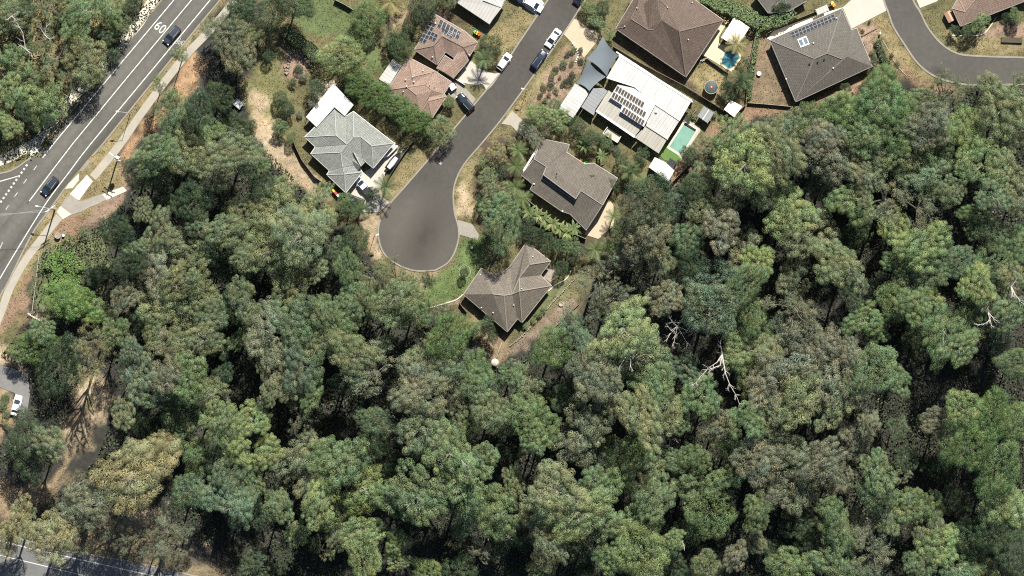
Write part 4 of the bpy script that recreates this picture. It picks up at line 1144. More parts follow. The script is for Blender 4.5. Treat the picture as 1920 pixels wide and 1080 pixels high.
# ---- pools
def pool(name, label, outer, innr, water, cop):
    root = thing(name, label, "pool", W(*innr[0]))
    MB().prism(plan(innr), -0.6, 0.09).build("water", [MT[water]], root)
    q = [Vector(p) for p in plan(innr)]
    o = [Vector(p) for p in plan(outer)]
    mb = MB()
    n = len(q)
    for i in range(n):
        j = (i + 1) % n
        mb.poly([(*o[i], 0.13), (*o[j], 0.13), (*q[j], 0.13), (*q[i], 0.13)]); mb.poly([(*q[i], 0.13), (*q[j], 0.13), (*q[j], -0.2), (*q[i], -0.2)]); mb.poly([(*o[i], 0.0), (*o[j], 0.0), (*o[j], 0.13), (*o[i], 0.13)])
    mb.build("coping", [MT[cop]], root)
    return root
ef = lambda p: (1040 + p[0] / 3.723, 60 + p[1] / 3.723)
ee = lambda p: (1140 + p[0] / 6.4, p[1] / 6.4)
sheet("pool_deck", [ef(p) for p in ((910, 598), (1015, 662), (1018, 690), (885, 885), (775, 820), (880, 650))], 0.07, MT['paver_grey'], "grey paved deck round the teal pool")
sheet("turf_mat", [ef(p) for p in ((775, 775), (880, 880), (868, 905), (820, 910), (760, 890), (722, 850))], 0.075, MT['turf'], "bright green turf between pool and white shed")
p1 = pool("swimming_pool", "long teal swimming pool behind the white flat roofed house", [ef(p) for p in ((903, 620), (1000, 680), (888, 875), (782, 808))], [ef(p) for p in ((906, 638), (988, 688), (884, 856), (800, 800))], 'pool_teal', 'coping')
sheet("pool_deck", [ee(p) for p in ((1386, 240), (1448, 245), (1330, 440), (1330, 520), (1540, 590), (1600, 660), (1480, 860), (1125, 650), (1180, 560))], 0.065, MT['paver_cream'], "cream paved deck round the small blue pool")
pin = smooth_line([ee(p) for p in ((1420, 620), (1500, 600), (1575, 670), (1540, 740), (1480, 822), (1400, 790), (1365, 730))], 4, True)
pout = smooth_line([ee(p) for p in ((1408, 598), (1505, 575), (1600, 668), (1560, 755), (1486, 848), (1388, 808), (1345, 730))], 4, True)
p2 = pool("swimming_pool", "small blue freeform pool beside the cream pavilion", pout, pin, 'pool_blue', 'paver_cream')
MB().box((*W(*ef((945, 660)))[:2], 0.25), (3.0, 0.35, 0.25), R(-32)).build("pool_cover_roller", [MT['black']], p1)

# ================================================================== VEHICLES
PAINT = {}
def paint(name, col):
    if name not in PAINT:
        PAINT[name] = mat("car_paint_" + name, col, 0.3, 0.03, spec=0.5, coat=0.6)
    return PAINT[name]
MT['chrome_light'] = mat("lamp_lens", (0.7, 0.7, 0.68), 0.2, 0.03)
MT['tail_light'] = mat("tail_lens", (0.4, 0.02, 0.02), 0.25, 0.03)

def loft(secs, m, name, parent, smooth=True):
    """secs: list of rings (lists of points); closed tube with end caps"""
    v, f = [], []
    k = len(secs[0])
    for s in secs: v += s
    for i in range(len(secs) - 1):
        for j in range(k):
            a, b = i * k + j, i * k + (j + 1) % k
            f.append((a, b, b + k, a + k))
    f.append(tuple(reversed(range(k)))); f.append(tuple(range((len(secs) - 1) * k, len(secs) * k)))
    me = mesh_of(name, v, f, m, smooth=smooth)
    bm = bmesh.new(); bm.from_mesh(me); bmesh.ops.recalc_face_normals(bm, faces=bm.faces); bm.to_mesh(me); bm.free()
    o = add(name, me, parent, True)
    return o

CARS = 0
def car(px, py, head, kind, colname, col, label, name="parked_car", cat="car", group=None):
    """head: heading in the photo (dx, dy); local +x is the nose"""
    ang = math.atan2(-head[1], head[0])
    L, Wd, H_c = {'sedan': (4.7, 1.82, 1.45), 'suv': (4.75, 1.9, 1.72), 'hatch': (4.2, 1.78, 1.5), 'ute': (5.3, 1.88, 1.75)}[kind]
    root = thing(name, label, cat, (*W(px, py)[:2], 0.06), ang, group)
    pm = paint(colname, col)
    belt = {'sedan': 0.92, 'suv': 1.08, 'hatch': 0.95, 'ute': 1.08}[kind]
    hood = belt - 0.10
    # body: rounded plan and cross-section
    secs = []
    for t, wf, top in ((-0.5, 0.80, belt - 0.22), (-0.485, 0.90, belt - 0.08), (-0.42, 0.97, belt - 0.02), (-0.2, 1.0, belt), (0.05, 1.0, belt), (0.2, 1.0, belt - 0.02), (0.28, 0.99, hood), (0.40, 0.95, hood - 0.08), (0.47, 0.86, hood - 0.18), (0.5, 0.70, hood - 0.32)):
        w = Wd / 2 * wf; x = L * t; bo = 0.28
        secs.append([Vector((x, -w * .86, bo)), Vector((x, -w, bo + .16)), Vector((x, -w, top - .16)), Vector((x, -w * .88, top - .02)), Vector((x, -w * .4, top + .03)),
                     Vector((x, w * .4, top + .03)), Vector((x, w * .88, top - .02)), Vector((x, w, top - .16)), Vector((x, w, bo + .16)), Vector((x, w * .86, bo))])
    loft(secs, pm, "body", root)
    # greenhouse: base and top outlines
    xr, xf, tr, tf = {'sedan': (-0.36, 0.24, -0.22, 0.06), 'suv': (-0.47, 0.22, -0.41, 0.07), 'hatch': (-0.45, 0.25, -0.34, 0.08), 'ute': (-0.08, 0.27, -0.05, 0.13)}[kind]
    b = belt - 0.02; w0, w1 = Wd * .45, Wd * .365
    B = [Vector((L * xr, -w0, b)), Vector((L * xf, -w0 * .93, b)), Vector((L * xf, w0 * .93, b)), Vector((L * xr, w0, b))]
    T = [Vector((L * tr, -w1, H_c)), Vector((L * tf, -w1 * .97, H_c)), Vector((L * tf, w1 * .97, H_c)), Vector((L * tr, w1, H_c))]
    gl = [MT['glass']]
    fx = Vector((0.16, 0, 0.03))
    MB().poly([B[1] + fx, B[2] + fx, T[2], T[1]]).build("windscreen", gl, None).parent = root
    MB().poly([B[3], B[0], T[0], T[3]]).build("rear_window", gl, None).parent = root
    MB().poly([B[0], B[1] + fx, T[1], T[0]]).build("side_window", gl, None).parent = root
    MB().poly([B[2] + fx, B[3], T[3], T[2]]).build("side_window", gl, None).parent = root
    # roof panel, gently domed
    n = 6; v, f = [], []
    for i in range(n + 1):
        for j in range(n + 1):
            p = T[0].lerp(T[1], i / n).lerp(T[3].lerp(T[2], i / n), j / n)
            p = Vector((p.x * 1.0 + (0.03 if i == n else -0.03 if i == 0 else 0), p.y * 1.03, H_c + 0.015 + 0.05 * (1 - (2 * j / n - 1) ** 2) * (1 - 0.6 * (2 * i / n - 1) ** 2)))
            v.append(p)
    for i in range(n):
        for j in range(n):
            a = i * (n + 1) + j; f.append((a, a + n + 1, a + n + 2, a + 1))
    add("roof", mesh_of("roof", v, f, pm, smooth=True), root, True)
    pil = MB()
    for i in range(4): pil.tube([B[i] + (fx if i in (1, 2) else Vector()), T[i]], 0.05, 5)
    pil.build("pillar_frame", [pm], None).parent = root
    for sx in (-0.3, 0.31):
        for sy in (-1, 1):
            c = Vector((L * sx, sy * (Wd / 2 - 0.12), 0.33))
            wv = MB(); wv.tube([c - Vector((0, 0.11, 0)), c + Vector((0, 0.11, 0))], 0.33, 14)
            wo = wv.build("wheel", [MT['rubber']], None); wo.parent = root
            ri = MB(); ri.tube([c + Vector((0, sy * 0.10, 0)), c + Vector((0, sy * 0.125, 0))], 0.2, 10)
            ro = ri.build("rim", [MT['metal']], None); ro.parent = wo
    for sy in (-1, 1):
        MB().box((L * 0.462, sy * Wd * .36, hood - .22), (0.22, 0.34, 0.13), -sy * 0.35).build("headlight", [MT['chrome_light']], None).parent = root
        MB().box((-L * 0.492, sy * Wd * .37, belt - .22), (0.1, 0.3, 0.16), sy * 0.15).build("tail_light", [MT['tail_light']], None).parent = root
        MB().box((L * (xf - 0.03), sy * (Wd / 2 + .08), belt + .02), (0.14, 0.2, 0.13)).build("mirror", [pm], None).parent = root
    if kind == 'ute':
        tr_ = MB()
        x0, x1 = -L * .49, -L * .11
        tr_.box(((x0 + x1) / 2, 0, belt + .06), (x1 - x0, Wd * .96, 0.1)).build("tray_cover", [MT['black']], None).parent = root
    if kind == 'suv':
        for sy in (-1, 1):
            MB().tube([(L * -.36, sy * w1 * .9, H_c + .09), (L * .02, sy * w1 * .9, H_c + .09)], 0.025, 5).build("roof_rail", [MT['metal']], None).parent = root
    return root
DN = (-0.642, 0.767)
car(323, 66, DN, 'suv', 'charcoal', (0.035, 0.042, 0.055), "dark blue-grey car driving beside the painted 60 on the main road", "moving_car")
car(94, 349, DN, 'suv', 'deepteal', (0.02, 0.032, 0.042), "dark teal car on the main road near the kerb ramp", "moving_car")
ST = (0.575, -0.818)
G_P = "cars parked along the court"
car(1037, 72, (-ST[0], -ST[1]), 'sedan', 'white', (0.80, 0.80, 0.79), "white sedan parked at the kerb beside the tan driveway", group=G_P)
car(1011, 112, ST, 'suv', 'navy', (0.012, 0.017, 0.035), "dark navy car parked at the kerb behind the white sedan", group=G_P)
car(945.5, 116, ST, 'hatch', 'white', (0.80, 0.80, 0.79), "white hatchback parked at the kerb by the solar panel house", group=G_P)
car(1000, 9, (0.86, 0.51), 'suv', 'white', (0.80, 0.80, 0.79), "white car parked in the driveway at the top edge", group=G_P)
car(969, -5, (0.86, 0.51), 'sedan', 'navy', (0.012, 0.017, 0.035), "dark car half cut by the top edge beside a white one", group=G_P)
car(873, 192, (-0.66, -0.75), 'suv', 'ink', (0.010, 0.016, 0.022), "black wagon parked on the grey driveway of the tan tiled house", group=G_P)
car(683, 351, (-0.66, -0.75), 'ute', 'silver', (0.55, 0.58, 0.62), "silver utility truck with a black covered tray on the pale driveway", "utility_truck", "truck")
car(664, 375, (-0.93, -0.36), 'suv', 'black', (0.012, 0.012, 0.013), "black car with roof rails beside the bins of the green-grey house")
car(31.5, 760, (0.25, -0.97), 'sedan', 'white', (0.80, 0.80, 0.79), "white sedan parked at the end of the short grey lane")
car(1090, -8, ST, 'sedan', 'ink', (0.010, 0.016, 0.022), "dark car at the top end of the court, mostly out of view", group=G_P)

def local(mb, name, mats, root):
    o = mb.build(name, mats, None); o.parent = root; return o

def wheel_pair(root, x, w, r=0.28):
    for sy in (-1, 1):
        c = Vector((x, sy * w / 2, r))
        o = local(MB().tube([c - Vector((0, .08, 0)), c + Vector((0, .08, 0))], r, 12), "wheel", [MT['rubber']], root)
        local(MB().tube([c + Vector((0, sy * .07, 0)), c + Vector((0, sy * .09, 0))], r * .55, 8), "rim", [MT['metal']], o)

# covered trailer by the tan house
t = thing("covered_trailer", "small white covered trailer behind the black wagon", "trailer", (*W(848, 163)[:2], 0.06), R(-55))
local(MB().box((0, 0, 0.75), (1.7, 1.5, 0.75), 0, 0, 0.9), "body", [MT['white']], t)
local(MB().box((0, 0, 1.17), (1.45, 1.25, 0.08)), "lid", [MT['white']], t)
local(MB().tube([(0.8, 0.3, .4), (1.7, 0, .42)], .04).tube([(0.8, -0.3, .4), (1.7, 0, .42)], .04), "drawbar", [MT['metal_dark']], t)
wheel_pair(t, 0, 1.75)
# box trailer on the track beside the big olive tree
t = thing("flat_trailer", "pale grey flat trailer beside the lawn under the brown-olive tree", "trailer", (*W(447, 195)[:2], 0.03), R(-38))
local(MB().box((0, 0, 0.7), (2.0, 1.6, 0.12)).box((0, 0.8, .88), (2.0, .05, .28)).box((0, -0.8, .88), (2, .05, .28)).box((-1, 0, .88), (.05, 1.6, .28)).box((1, 0, .88), (.05, 1.6, .28)), "tray", [MT['metal']], t)
local(MB().box((0.1, 0, 0.98), (1.7, 1.45, 0.1)), "cover", [mat("grey_canvas", (0.45, 0.46, 0.47), .8, .1)], t)
local(MB().box((-1.3, -1.1, 0.18), (0.35, 2.6, 0.3)), "timber_sleeper", [MT['concrete_white']], t)
local(MB().tube([(0.95, 0.4, .6), (2.0, 0, .5)], .04).tube([(0.95, -0.4, .6), (2.0, 0, .5)], .04), "drawbar", [MT['metal_dark']], t)
wheel_pair(t, 0, 1.7)

def boat(px, py, rz, L, Wd, hull_m, deck_m, label, name):
    root = thing(name, label, "boat", (*W(px, py)[:2], 0.06), rz)
    secs = []
    for t_, wf, kz in ((-.5, .85, .55), (-.2, 1, .5), (.15, .95, .5), (.35, .65, .6), (.5, .05, .85)):
        w = Wd / 2 * wf; x = L * t_
        secs.append([Vector((x, 0, kz)), Vector((x, w * .8, kz + .2)), Vector((x, w, kz + .55)), Vector((x, w * .8, kz + .58)), Vector((x, 0, kz + .42)), Vector((x, -w * .8, kz + .58)), Vector((x, -w, kz + .55)), Vector((x, -w * .8, kz + .2))])
    loft(secs, hull_m, "hull", root)
    secs = []
    for t_, wf in ((-.42, .6), (-.1, .72), (.2, .55)):
        w = Wd / 2 * wf; x = L * t_
        secs.append([Vector((x, -w, 1.0)), Vector((x, w, 1.0)), Vector((x, w * .8, 1.16)), Vector((x, -w * .8, 1.16))])
    loft(secs, deck_m, "cockpit", root, False)
    local(MB().box((-L * .53, 0, 1.05), (0.3, 0.32, 0.7)), "outboard_motor", [MT['black']], root)
    local(MB().tube([(-L * .4, .45, .42), (L * .4, .1, .42), (L * .75, 0, .42)], .05).tube([(-L * .4, -.45, .42), (L * .4, -.1, .42), (L * .75, 0, .42)], .05), "trailer_frame", [MT['metal']], root)
    wheel_pair(root, -L * .1, 1.6, .27)
    return root
boat(729, 284, R(225), 4.6, 1.6, MT['white'], MT['drive_pale'], "white runabout boat on a trailer beside the green-grey house", "small_boat")
boat(739, 302, R(52), 4.9, 1.7, MT['black'], MT['metal'], "black boat on a trailer along the driveway fence", "small_boat")

# ================================================================== STREET FURNITURE
def pole_root(name, label, cat, px, py): return thing(name, label, cat, (*W(px, py)[:2], float(terr(px, py))))
def lamp_post(px, py, h, arm, label, r=0.09, name="street_lamp"):
    """arm: (dx, dy) in photo pixels from the pole to the lamp head"""
    root = pole_root(name, label, "street lamp", px, py)
    a = Vector((arm[0] * S, -arm[1] * S, 0)); dn = a.normalized() if a.length else Vector((1, 0, 0))
    local(MB().tube([(0, 0, -.2), (0, 0, h)], [r, r * .6], 8), "pole", [MT['metal']], root)
    local(MB().tube([Vector((0, 0, h - .3)), a * .5 + Vector((0, 0, h + .1)), a + Vector((0, 0, h + .15))], .045, 6), "arm", [MT['metal']], root)
    c = a + dn * .25 + Vector((0, 0, h + .15)); rz = math.atan2(dn.y, dn.x)
    local(MB().box(c, (0.75, 0.34, 0.14), rz, 0, .8), "lamp_head", [MT['lamp']], root)
    local(MB().box(c - Vector((0, 0, .09)), (0.5, 0.24, 0.04), rz), "lens", [MT['chrome_light']], root)
    return root
lamp_post(244, 214, 8.0, (-16, -2), "tall grey street lamp leaning over the main road near the orange bank")
lamp_post(987, 170, 5.8, (-5, -1), "short street lamp on the verge by the grey crossover", 0.07)
lamp_post(702, 442, 5.8, (5, -1), "short street lamp on the sandy verge of the turning circle", 0.07)

def power_pole(px, py, h, label, dirv, transformer=False, lamp=None):
    root = pole_root("power_pole", label, "power pole", px, py)
    local(MB().tube([(0, 0, -.3), (0, 0, h)], [.19, .13], 9), "pole", [MT['timber_grey']], root)
    rz = math.atan2(-dirv[1], dirv[0])
    for k, z in enumerate((h - .35, h - 1.5)):
        cr = local(MB().box((0, 0, z), (2.7 - .3 * k, .13, .13), rz), "crossarm", [MT['trim_white']], root)
        for q in (-1.2, -.4, .4, 1.2):
            q *= (1 - .1 * k)
            local(MB().lathe((q * math.cos(rz), q * math.sin(rz), z + .06), [(.05, 0), (.09, .1), (.05, .2), (.07, .26)], 8), "insulator", [MT['white']], cr)
    if transformer:
        tr = local(MB().lathe((.5, -.3, h - 3.4), [(.42, 0), (.45, .1), (.45, 1.15), (.3, 1.3)], 14), "transformer", [MT['metal']], root)
        for q in (-.15, .15): local(MB().lathe((.5 + q, -.3, h - 2.1), [(.06, 0), (.09, .15), (.05, .35)], 8), "bushing", [MT['white']], tr)
        local(MB().box((.55, -.9, h - 2.1), (1.7, .12, .12), rz + .4).box((.8, -.6, h - 2.6), (.12, 1.5, .12), rz), "bracket", [MT['trim_white']], root)
    if lamp:
        a = Vector((lamp[0] * S, -lamp[1] * S, 0)); dn = a.normalized()
        z = h - 3.0
        local(MB().tube([Vector((0, 0, z - .4)), a * .5 + Vector((0, 0, z)), a + Vector((0, 0, z + .1))], .05, 6), "lamp_arm", [MT['metal']], root)
        local(MB().box(a + dn * .2 + Vector((0, 0, z + .1)), (.75, .34, .15), math.atan2(dn.y, dn.x), 0, .8), "lamp_head", [MT['lamp']], root)
    return root
power_pole(221.5, 295, 11.0, "timber power pole with transformer and white crossarms", (0.8, 0.55), transformer=True)
power_pole(103, 393, 11.0, "timber power pole with a street lamp arm over the main road", (0.8, -0.55), lamp=(-25, -5))
def wire(label, a, b, sag=0.5, r=0.012):
    a, b = Vector(a), Vector(b)
    pts = [a.lerp(b, i / 12) - Vector((0, 0, sag * 4 * (i / 12) * (1 - i / 12))) for i in range(13)]
    o = MB().tube(pts, r, 5).build("power_line", [MT['metal']]); tag(o, label, "cable", "overhead power lines")
for i, (dx, dy) in enumerate(((-8, 5), (-3, 2), (3, -2), (8, -5))):
    w = ("outermost", "second", "third", "innermost")[i]
    wire(f"{w} overhead cable from the lamp power pole across the side street", (*W(103 + dx, 393 + dy, 10.9)[:2], 10.9), (*W(-120, 404 + i * 6.5, 10.5)[:2], 10.5))

# ================================================================== FENCES AND WALLS
def fence(label, pts, h=1.7, m='timber', step=2.4, name="fence", th=0.06):
    P = [W(*p) for p in pts]
    root = thing(name, label, "fence", P[0])
    for a, b in zip(P, P[1:]):
        d = b - a; n = max(1, round(d.length / step))
        rz = math.atan2(d.y, d.x)
        for i in range(n):
            c = a + d * ((i + .5) / n)
            mb = MB().box((c.x, c.y, h / 2), (d.length / n - .08, th, h - .1), rz)
            mb.box((c.x, c.y, h - .2), (d.length / n - .08, th + .06, .08), rz)
            mb.build("panel", [MT[m]], root)
            q = a + d * (i / n)
            MB().box((q.x, q.y, h / 2 - .1), (.1, .1, h + .1), rz).build("post", [MT[m]], root)
    q = P[-1]; MB().box((q.x, q.y, h / 2 - .1), (.1, .1, h + .1)).build("post", [MT[m]], root)
fence("dark timber fence along the wood behind the teal pool", [(1250, 352), (1300, 300), (1350, 246), (1398, 196)])
fence("timber fence between the white house and dark brown house", [(1150, 88), (1200, 118), (1280, 160), (1345, 200), (1378, 222)], 1.7)
fence("timber fence behind the water tank beside the clipped hedge", [(1398, 196), (1404, 120), (1418, 62)], 1.7)
fence("low pale fence at the bottom of the corner house lawn", [(1402, 193), (1440, 196), (1482, 200)], 1.2, 'timber_grey')
fence("timber fence beside the dark house carport", [(1440, 62), (1490, 38), (1530, 22), (1560, 10)], 1.6)
fence("timber fence along the dirt track beside the green-grey house", [(551, 268), (566, 300), (590, 332), (620, 352)], 1.6)
fence("dark metal fence along the boat driveway", [(778, 262), (760, 285), (742, 312), (727, 336)], 1.5, 'metal_dark')
fence("white picket fence between the two driveways of the court", [(853, 148), (860, 152), (872, 160)], 1.0, 'white')
fence("white fence along the neighbour side of the white house", [(1155, 98), (1200, 127), (1250, 160), (1298, 192)], 1.9, 'trim_white', th=0.25)
fence("grey timber fence under the banana plants", [(986, 372), (1030, 410), (1080, 440), (1098, 448)], 1.6, 'timber_grey')
fence("pool fence of dark rails beside the blue pool", [(1318, 105), (1336, 118), (1365, 138)], 1.2, 'metal_dark')
fence("timber fence behind the top lawn beside the round tree", [(628, 0), (648, 10), (664, 20)], 1.7, 'timber_grey')
fence("dark timber fence at the edge of the grey shed lawn", [(1318, 290), (1342, 258), (1365, 232)], 1.5)
fence("low grey fence on the garden edge of the main road path", [(60, 588), (66, 540), (72, 490), (74, 478)], 0.7, 'timber_grey', th=0.1)
fence("timber paling fence across the neck of the brown hip roof garden", [(875, 585), (868, 577), (862, 568)], 1.5)

def stone_row(label, pts, name="stone_wall", size=0.42, m='stone'):
    P = [W(*p) for p in pts]
    root = thing(name, label, "wall", P[0])
    k = 0
    for a, b in zip(P, P[1:]):
        n = max(1, int((b - a).length / (size * .95)))
        for i in range(n):
            c = a.lerp(b, (i + .5) / n)
            s = size * random.uniform(.75, 1.15)
            mb = MB(); jit = [Vector((random.uniform(-.12, .12), random.uniform(-.12, .12), random.uniform(-.08, .08))) * s for _ in range(8)]
            mb.box((c.x, c.y, float(terr(*pts[0])) + s * .3), (s, s * .8, s * .7), random.uniform(0, 3), 0, .75)
            mb.v = [v + j for v, j in zip(mb.v, jit)]
            mb.build("stone", [MT[m]], root)
stone_row("low garden wall of rough stones below the warm grey hip roof", [(1078, 522), (1060, 542), (1040, 562), (1018, 588), (995, 613), (975, 634), (955, 649)])
stone_row("scattered row of rocks round the dry garden bed", [(533, 122), (537, 140), (545, 105), (548, 95), (560, 98), (575, 112), (582, 120)], "rock_border", 0.7)
stone_row("row of white edging stones on the street garden bed", [(1073, 80), (1085, 100), (1079, 118)], "stone_edging", 0.5, 'concrete_white')
def edging(label, pts, w=0.22, m='concrete_new', h=0.12, n=5):
    v, f = ribbon(smooth_line(pts, n), w, -.1, h)
    o = add("garden_edging", mesh_of("garden_edging", v, f, MT[m])); tag(o, label, "edging")
edging("curved pale edging of the lawn beside the turning circle house", [(803, 578), (830, 570), (855, 562), (868, 552)], 0.25)
edging("long curved pale edging beside the terracotta patio", [(1028, 546), (1042, 534), (1060, 524), (1069, 512), (1068, 506)], 0.25)
fence("low timber edge fence along the brown path below the hip roof", [(1086, 570), (1065, 590), (1044, 610)], 0.6)
edging("oval pale edging round a bush on the front lawn", [(871, 522), (863, 518), (861, 509), (864, 501), (871, 497), (879, 501), (882, 510), (879, 518), (872, 522)], 0.16, 'concrete_old')
edging("curved garden edging on the verge of the bending street", [(1655, 75), (1668, 98), (1680, 120), (1700, 142)], 0.2, 'stone')
edging("white garden edging below the brown tiled house", [(1783, 66), (1805, 67), (1835, 66), (1850, 58), (1868, 32)], 0.2)
edging("white concrete edge beside the dirt patch near the path", [(52, 587), (62, 594), (76, 601), (86, 607)], 0.3)

# ================================================================== GARDEN THINGS
def wheelie_bin(px, py, rz, lid, label):
    root = thing("wheelie_bin", label, "bin", (*W(px, py)[:2], 0.02), rz, "wheelie bins")
    local(MB().box((0, 0, .5), (.42, .48, .9), 0, 0, 1.25), "body", [MT['bin']], root)
    local(MB().box((0, 0, 1.0), (.62, .68, .1)), "lid", [MT[lid]], root)
    local(MB().tube([(-.3, -.33, .98), (.3, -.33, .98)], .025, 5), "handle", [MT['bin']], root)
    for s in (-1, 1): local(MB().tube([(s * .22, -.26, .12), (s * .28, -.26, .12)], .12, 10), "wheel", [MT['rubber']], root)
wheelie_bin(891, 60, .6, 'green', "green lidded bin beside the solar panel house")
wheelie_bin(894.5, 62, .6, 'yellow', "yellow lidded bin beside the solar panel house")
wheelie_bin(898, 64.5, .6, 'red', "red lidded bin beside the solar panel house")
wheelie_bin(626, 357, .7, 'yellow', "yellow lidded bin beside the green-grey tiled house")
wheelie_bin(630, 361.5, .7, 'red', "red lidded bin beside the green-grey tiled house")
wheelie_bin(634.5, 366.5, .7, 'white', "white lidded bin beside the green-grey tiled house")
wheelie_bin(1560, 6, .3, 'yellow', "yellow lidded bin beside the pale carport")
wheelie_bin(1563, 10, .3, 'orange', "orange lidded bin beside the pale carport")

t = thing("water_tank", "round dark water tank with pale rim near the cream shed", "water tank", W(1333, 164))
q = W(1333, 164)
MB().lathe(q, [(1.55, -.1), (1.55, 2.0)], 28).build("wall", [MT['tank_rim']], t)
MB().lathe(q, [(1.5, 1.95), (1.42, 2.06), (1.0, 2.18), (.3, 2.3)], 28).build("lid", [MT['tank']], t)
MB().lathe(q, [(.25, 2.25), (.25, 2.36), (.14, 2.38)], 14).build("hatch", [MT['red']], t)
MB().lathe(q, [(.13, 2.36), (.1, 2.42)], 10).build("hatch_knob", [MT['white']], t)

t = thing("well_ring", "round concrete well ring on the bank below the power pole", "well", W(109, 442))
q = W(109, 442)
MB().lathe(q, [(.68, -.1), (.68, 1.0), (.5, 1.0), (.5, .8), (.02, .8)], 24).build("ring", [MT['concrete']], t)
MB().lathe(q, [(.46, .7), (.46, .86), (.4, .88)], 20).build("cover", [MT['concrete_old']], t)
t = thing("utility_box", "small white utility box beside the concrete well ring", "box", W(119.5, 441.5))
MB().box((*W(119.5, 441.5)[:2], .35), (.42, .42, .8), .3).build("case", [MT['white']], t)
MB().box((*W(119.5, 441.5)[:2], .78), (.5, .5, .06), .3).build("lid", [MT['trim_white']], t)

q = W(928, 679); zg = float(terr(928, 679))
t = thing("parasol", "round white parasol standing below the brown hip roof house", "parasol", (q.x, q.y, zg))
MB().lathe((q.x, q.y, zg + 2.0), [(.85, 0), (.6, .22), (.3, .38), (.05, .48)], 12).build("canopy", [MT['wall_cream']], t)
MB().tube([(q.x, q.y, zg - .1), (q.x, q.y, zg + 2.55)], .03, 6).build("pole", [MT['metal']], t)
MB().lathe((q.x, q.y, zg - .05), [(.35, 0), (.3, .12)], 12).build("base", [MT['concrete_old']], t)
o = MB().tube([W(931, 670, zg + 2.2), W(936, 655, zg + 2.6), W(941, 642, zg + 2.8)], .035, 5).build("rope", [MT['white']]); tag(o, "thin white rope running from the parasol towards the house", "rope")

def small(name, label, cat, px, py, prof, m, k=14, group=None):
    root = thing(name, label, cat, W(px, py), 0, group)
    MB().lathe(W(px, py), prof, k).build("body", [MT[m]], root); return root
r_ = small("bird_bath", "small white ring on the corner house lawn beside the hedge", "bird bath", 1423, 138, [(.25, 0), (.15, .1), (.15, .5), (.5, .6), (.5, .68), (.38, .68), (.3, .6), (.02, .6)], 'white', 20)
r_ = small("fire_pit", "round stone ring on the brown path below the hip roof", "fire pit", 1052, 570, [(.55, 0), (.55, .35), (.38, .35), (.36, .1), (.02, .1)], 'concrete', 18)
small("lawn_ornament", "white ornament on the front lawn of the turning circle", "ornament", 885, 465, [(.28, 0), (.2, .3), (.3, .55), (.12, .9)], 'white')
TOY = "toys by the garden of the clerestory house"
small("beach_ball", "orange toy ball in the garden behind the umber roof", "toy", 1090, 300, [(.1, 0), (.3, .12), (.36, .36), (.3, .6), (.08, .7)], 'orange', group=TOY)
small("toy_table", "green toy table in the garden behind the umber roof", "toy", 1098, 305, [(.2, 0), (.2, .4), (.4, .42), (.4, .5)], 'green', group=TOY)
small("toy_stool", "white toy stool in the garden behind the umber roof", "toy", 1107, 312, [(.2, 0), (.16, .3), (.3, .34), (.3, .4)], 'white', group=TOY)
# play equipment and outdoor furniture
t = thing("swing_set", "white garden swing frame on the lawn beside the cream deck", "swing", W(1320, 112), R(25))
local(MB().tube([(-.9, -.5, 0), (-.9, 0, 1.9), (-.9, .5, 0)], .04).tube([(.9, -.5, 0), (.9, 0, 1.9), (.9, .5, 0)], .04).tube([(-.9, 0, 1.9), (.9, 0, 1.9)], .04), "frame", [MT['white']], t)
local(MB().box((0, 0, .5), (1.2, .45, .05)).box((0, .22, .75), (1.2, .05, .45)), "seat", [MT['timber_grey']], t)
local(MB().tube([(-.55, 0, .5), (-.55, 0, 1.9)], .015, 4).tube([(.55, 0, .5), (.55, 0, 1.9)], .015, 4), "chain", [MT['metal']], t)
t = thing("playhouse", "terracotta roofed cubby beside the brown tiled house wall", "playhouse", W(1779, 32), R(-62))
local(MB().box((0, 0, .8), (2.2, 1.3, 1.6)), "wall", [MT['white']], t)
local(MB().poly([(-1.2, -.8, 1.6), (1.2, -.8, 1.6), (1.2, 0, 2.1), (-1.2, 0, 2.1)]).poly([(1.2, .8, 1.6), (-1.2, .8, 1.6), (-1.2, 0, 2.1), (1.2, 0, 2.1)]), "roof", [mat("terracotta", (.42, .24, .16), .8, .1)], t)
local(MB().box((1.12, 0, .6), (.05, .5, 1.1)), "door", [MT['timber']], t)
t = thing("planter_box", "long dark green planter box on the dry verge", "planter", W(1897, 75), R(-2))
local(MB().box((0, 0, .3), (4.7, 1.2, .6)), "box", [mat("planter_green", (.09, .10, .06), .9, .2)], t)
local(MB().box((0, 0, .58), (4.5, 1.0, .08)), "soil", [mat("planter_soil", (.07, .06, .04), .95, .3)], t)
t = thing("letter_box", "white letter box at the garden steps of the corner house", "letter box", W(1650, 62))
q = W(1650, 62)
MB().box((q.x, q.y, .5), (.1, .1, 1.1)).build("post", [MT['white']], t)
MB().box((q.x, q.y, 1.1), (.35, .45, .3)).build("box", [MT['white']], t)
for i, (a, b, lab) in enumerate((((1615, 68), (1645, 52), "upper timber garden step sleeper beside the corner house"), ((1620, 78), (1632, 118), "long timber garden bed edge beside the corner house"), ((1630, 120), (1648, 112), "lower timber garden step sleeper beside the corner house"))):
    A0, B0 = W(*a), W(*b); d = B0 - A0; c = (A0 + B0) / 2
    o = MB().box((c.x, c.y, .12), (d.length, .22, .3), math.atan2(d.y, d.x)).build("timber_sleeper", [MT['timber']]); tag(o, lab, "sleeper")
t = thing("garden_bench", "dark bench by the pergola fence of the teal pool", "bench", W(1241 + 60, 160 + 50), R(50))
local(MB().box((0, 0, .42), (1.5, .45, .06)), "seat", [MT['timber']], t)
local(MB().box((0, .22, .7), (1.5, .06, .4)), "backrest", [MT['timber']], t)
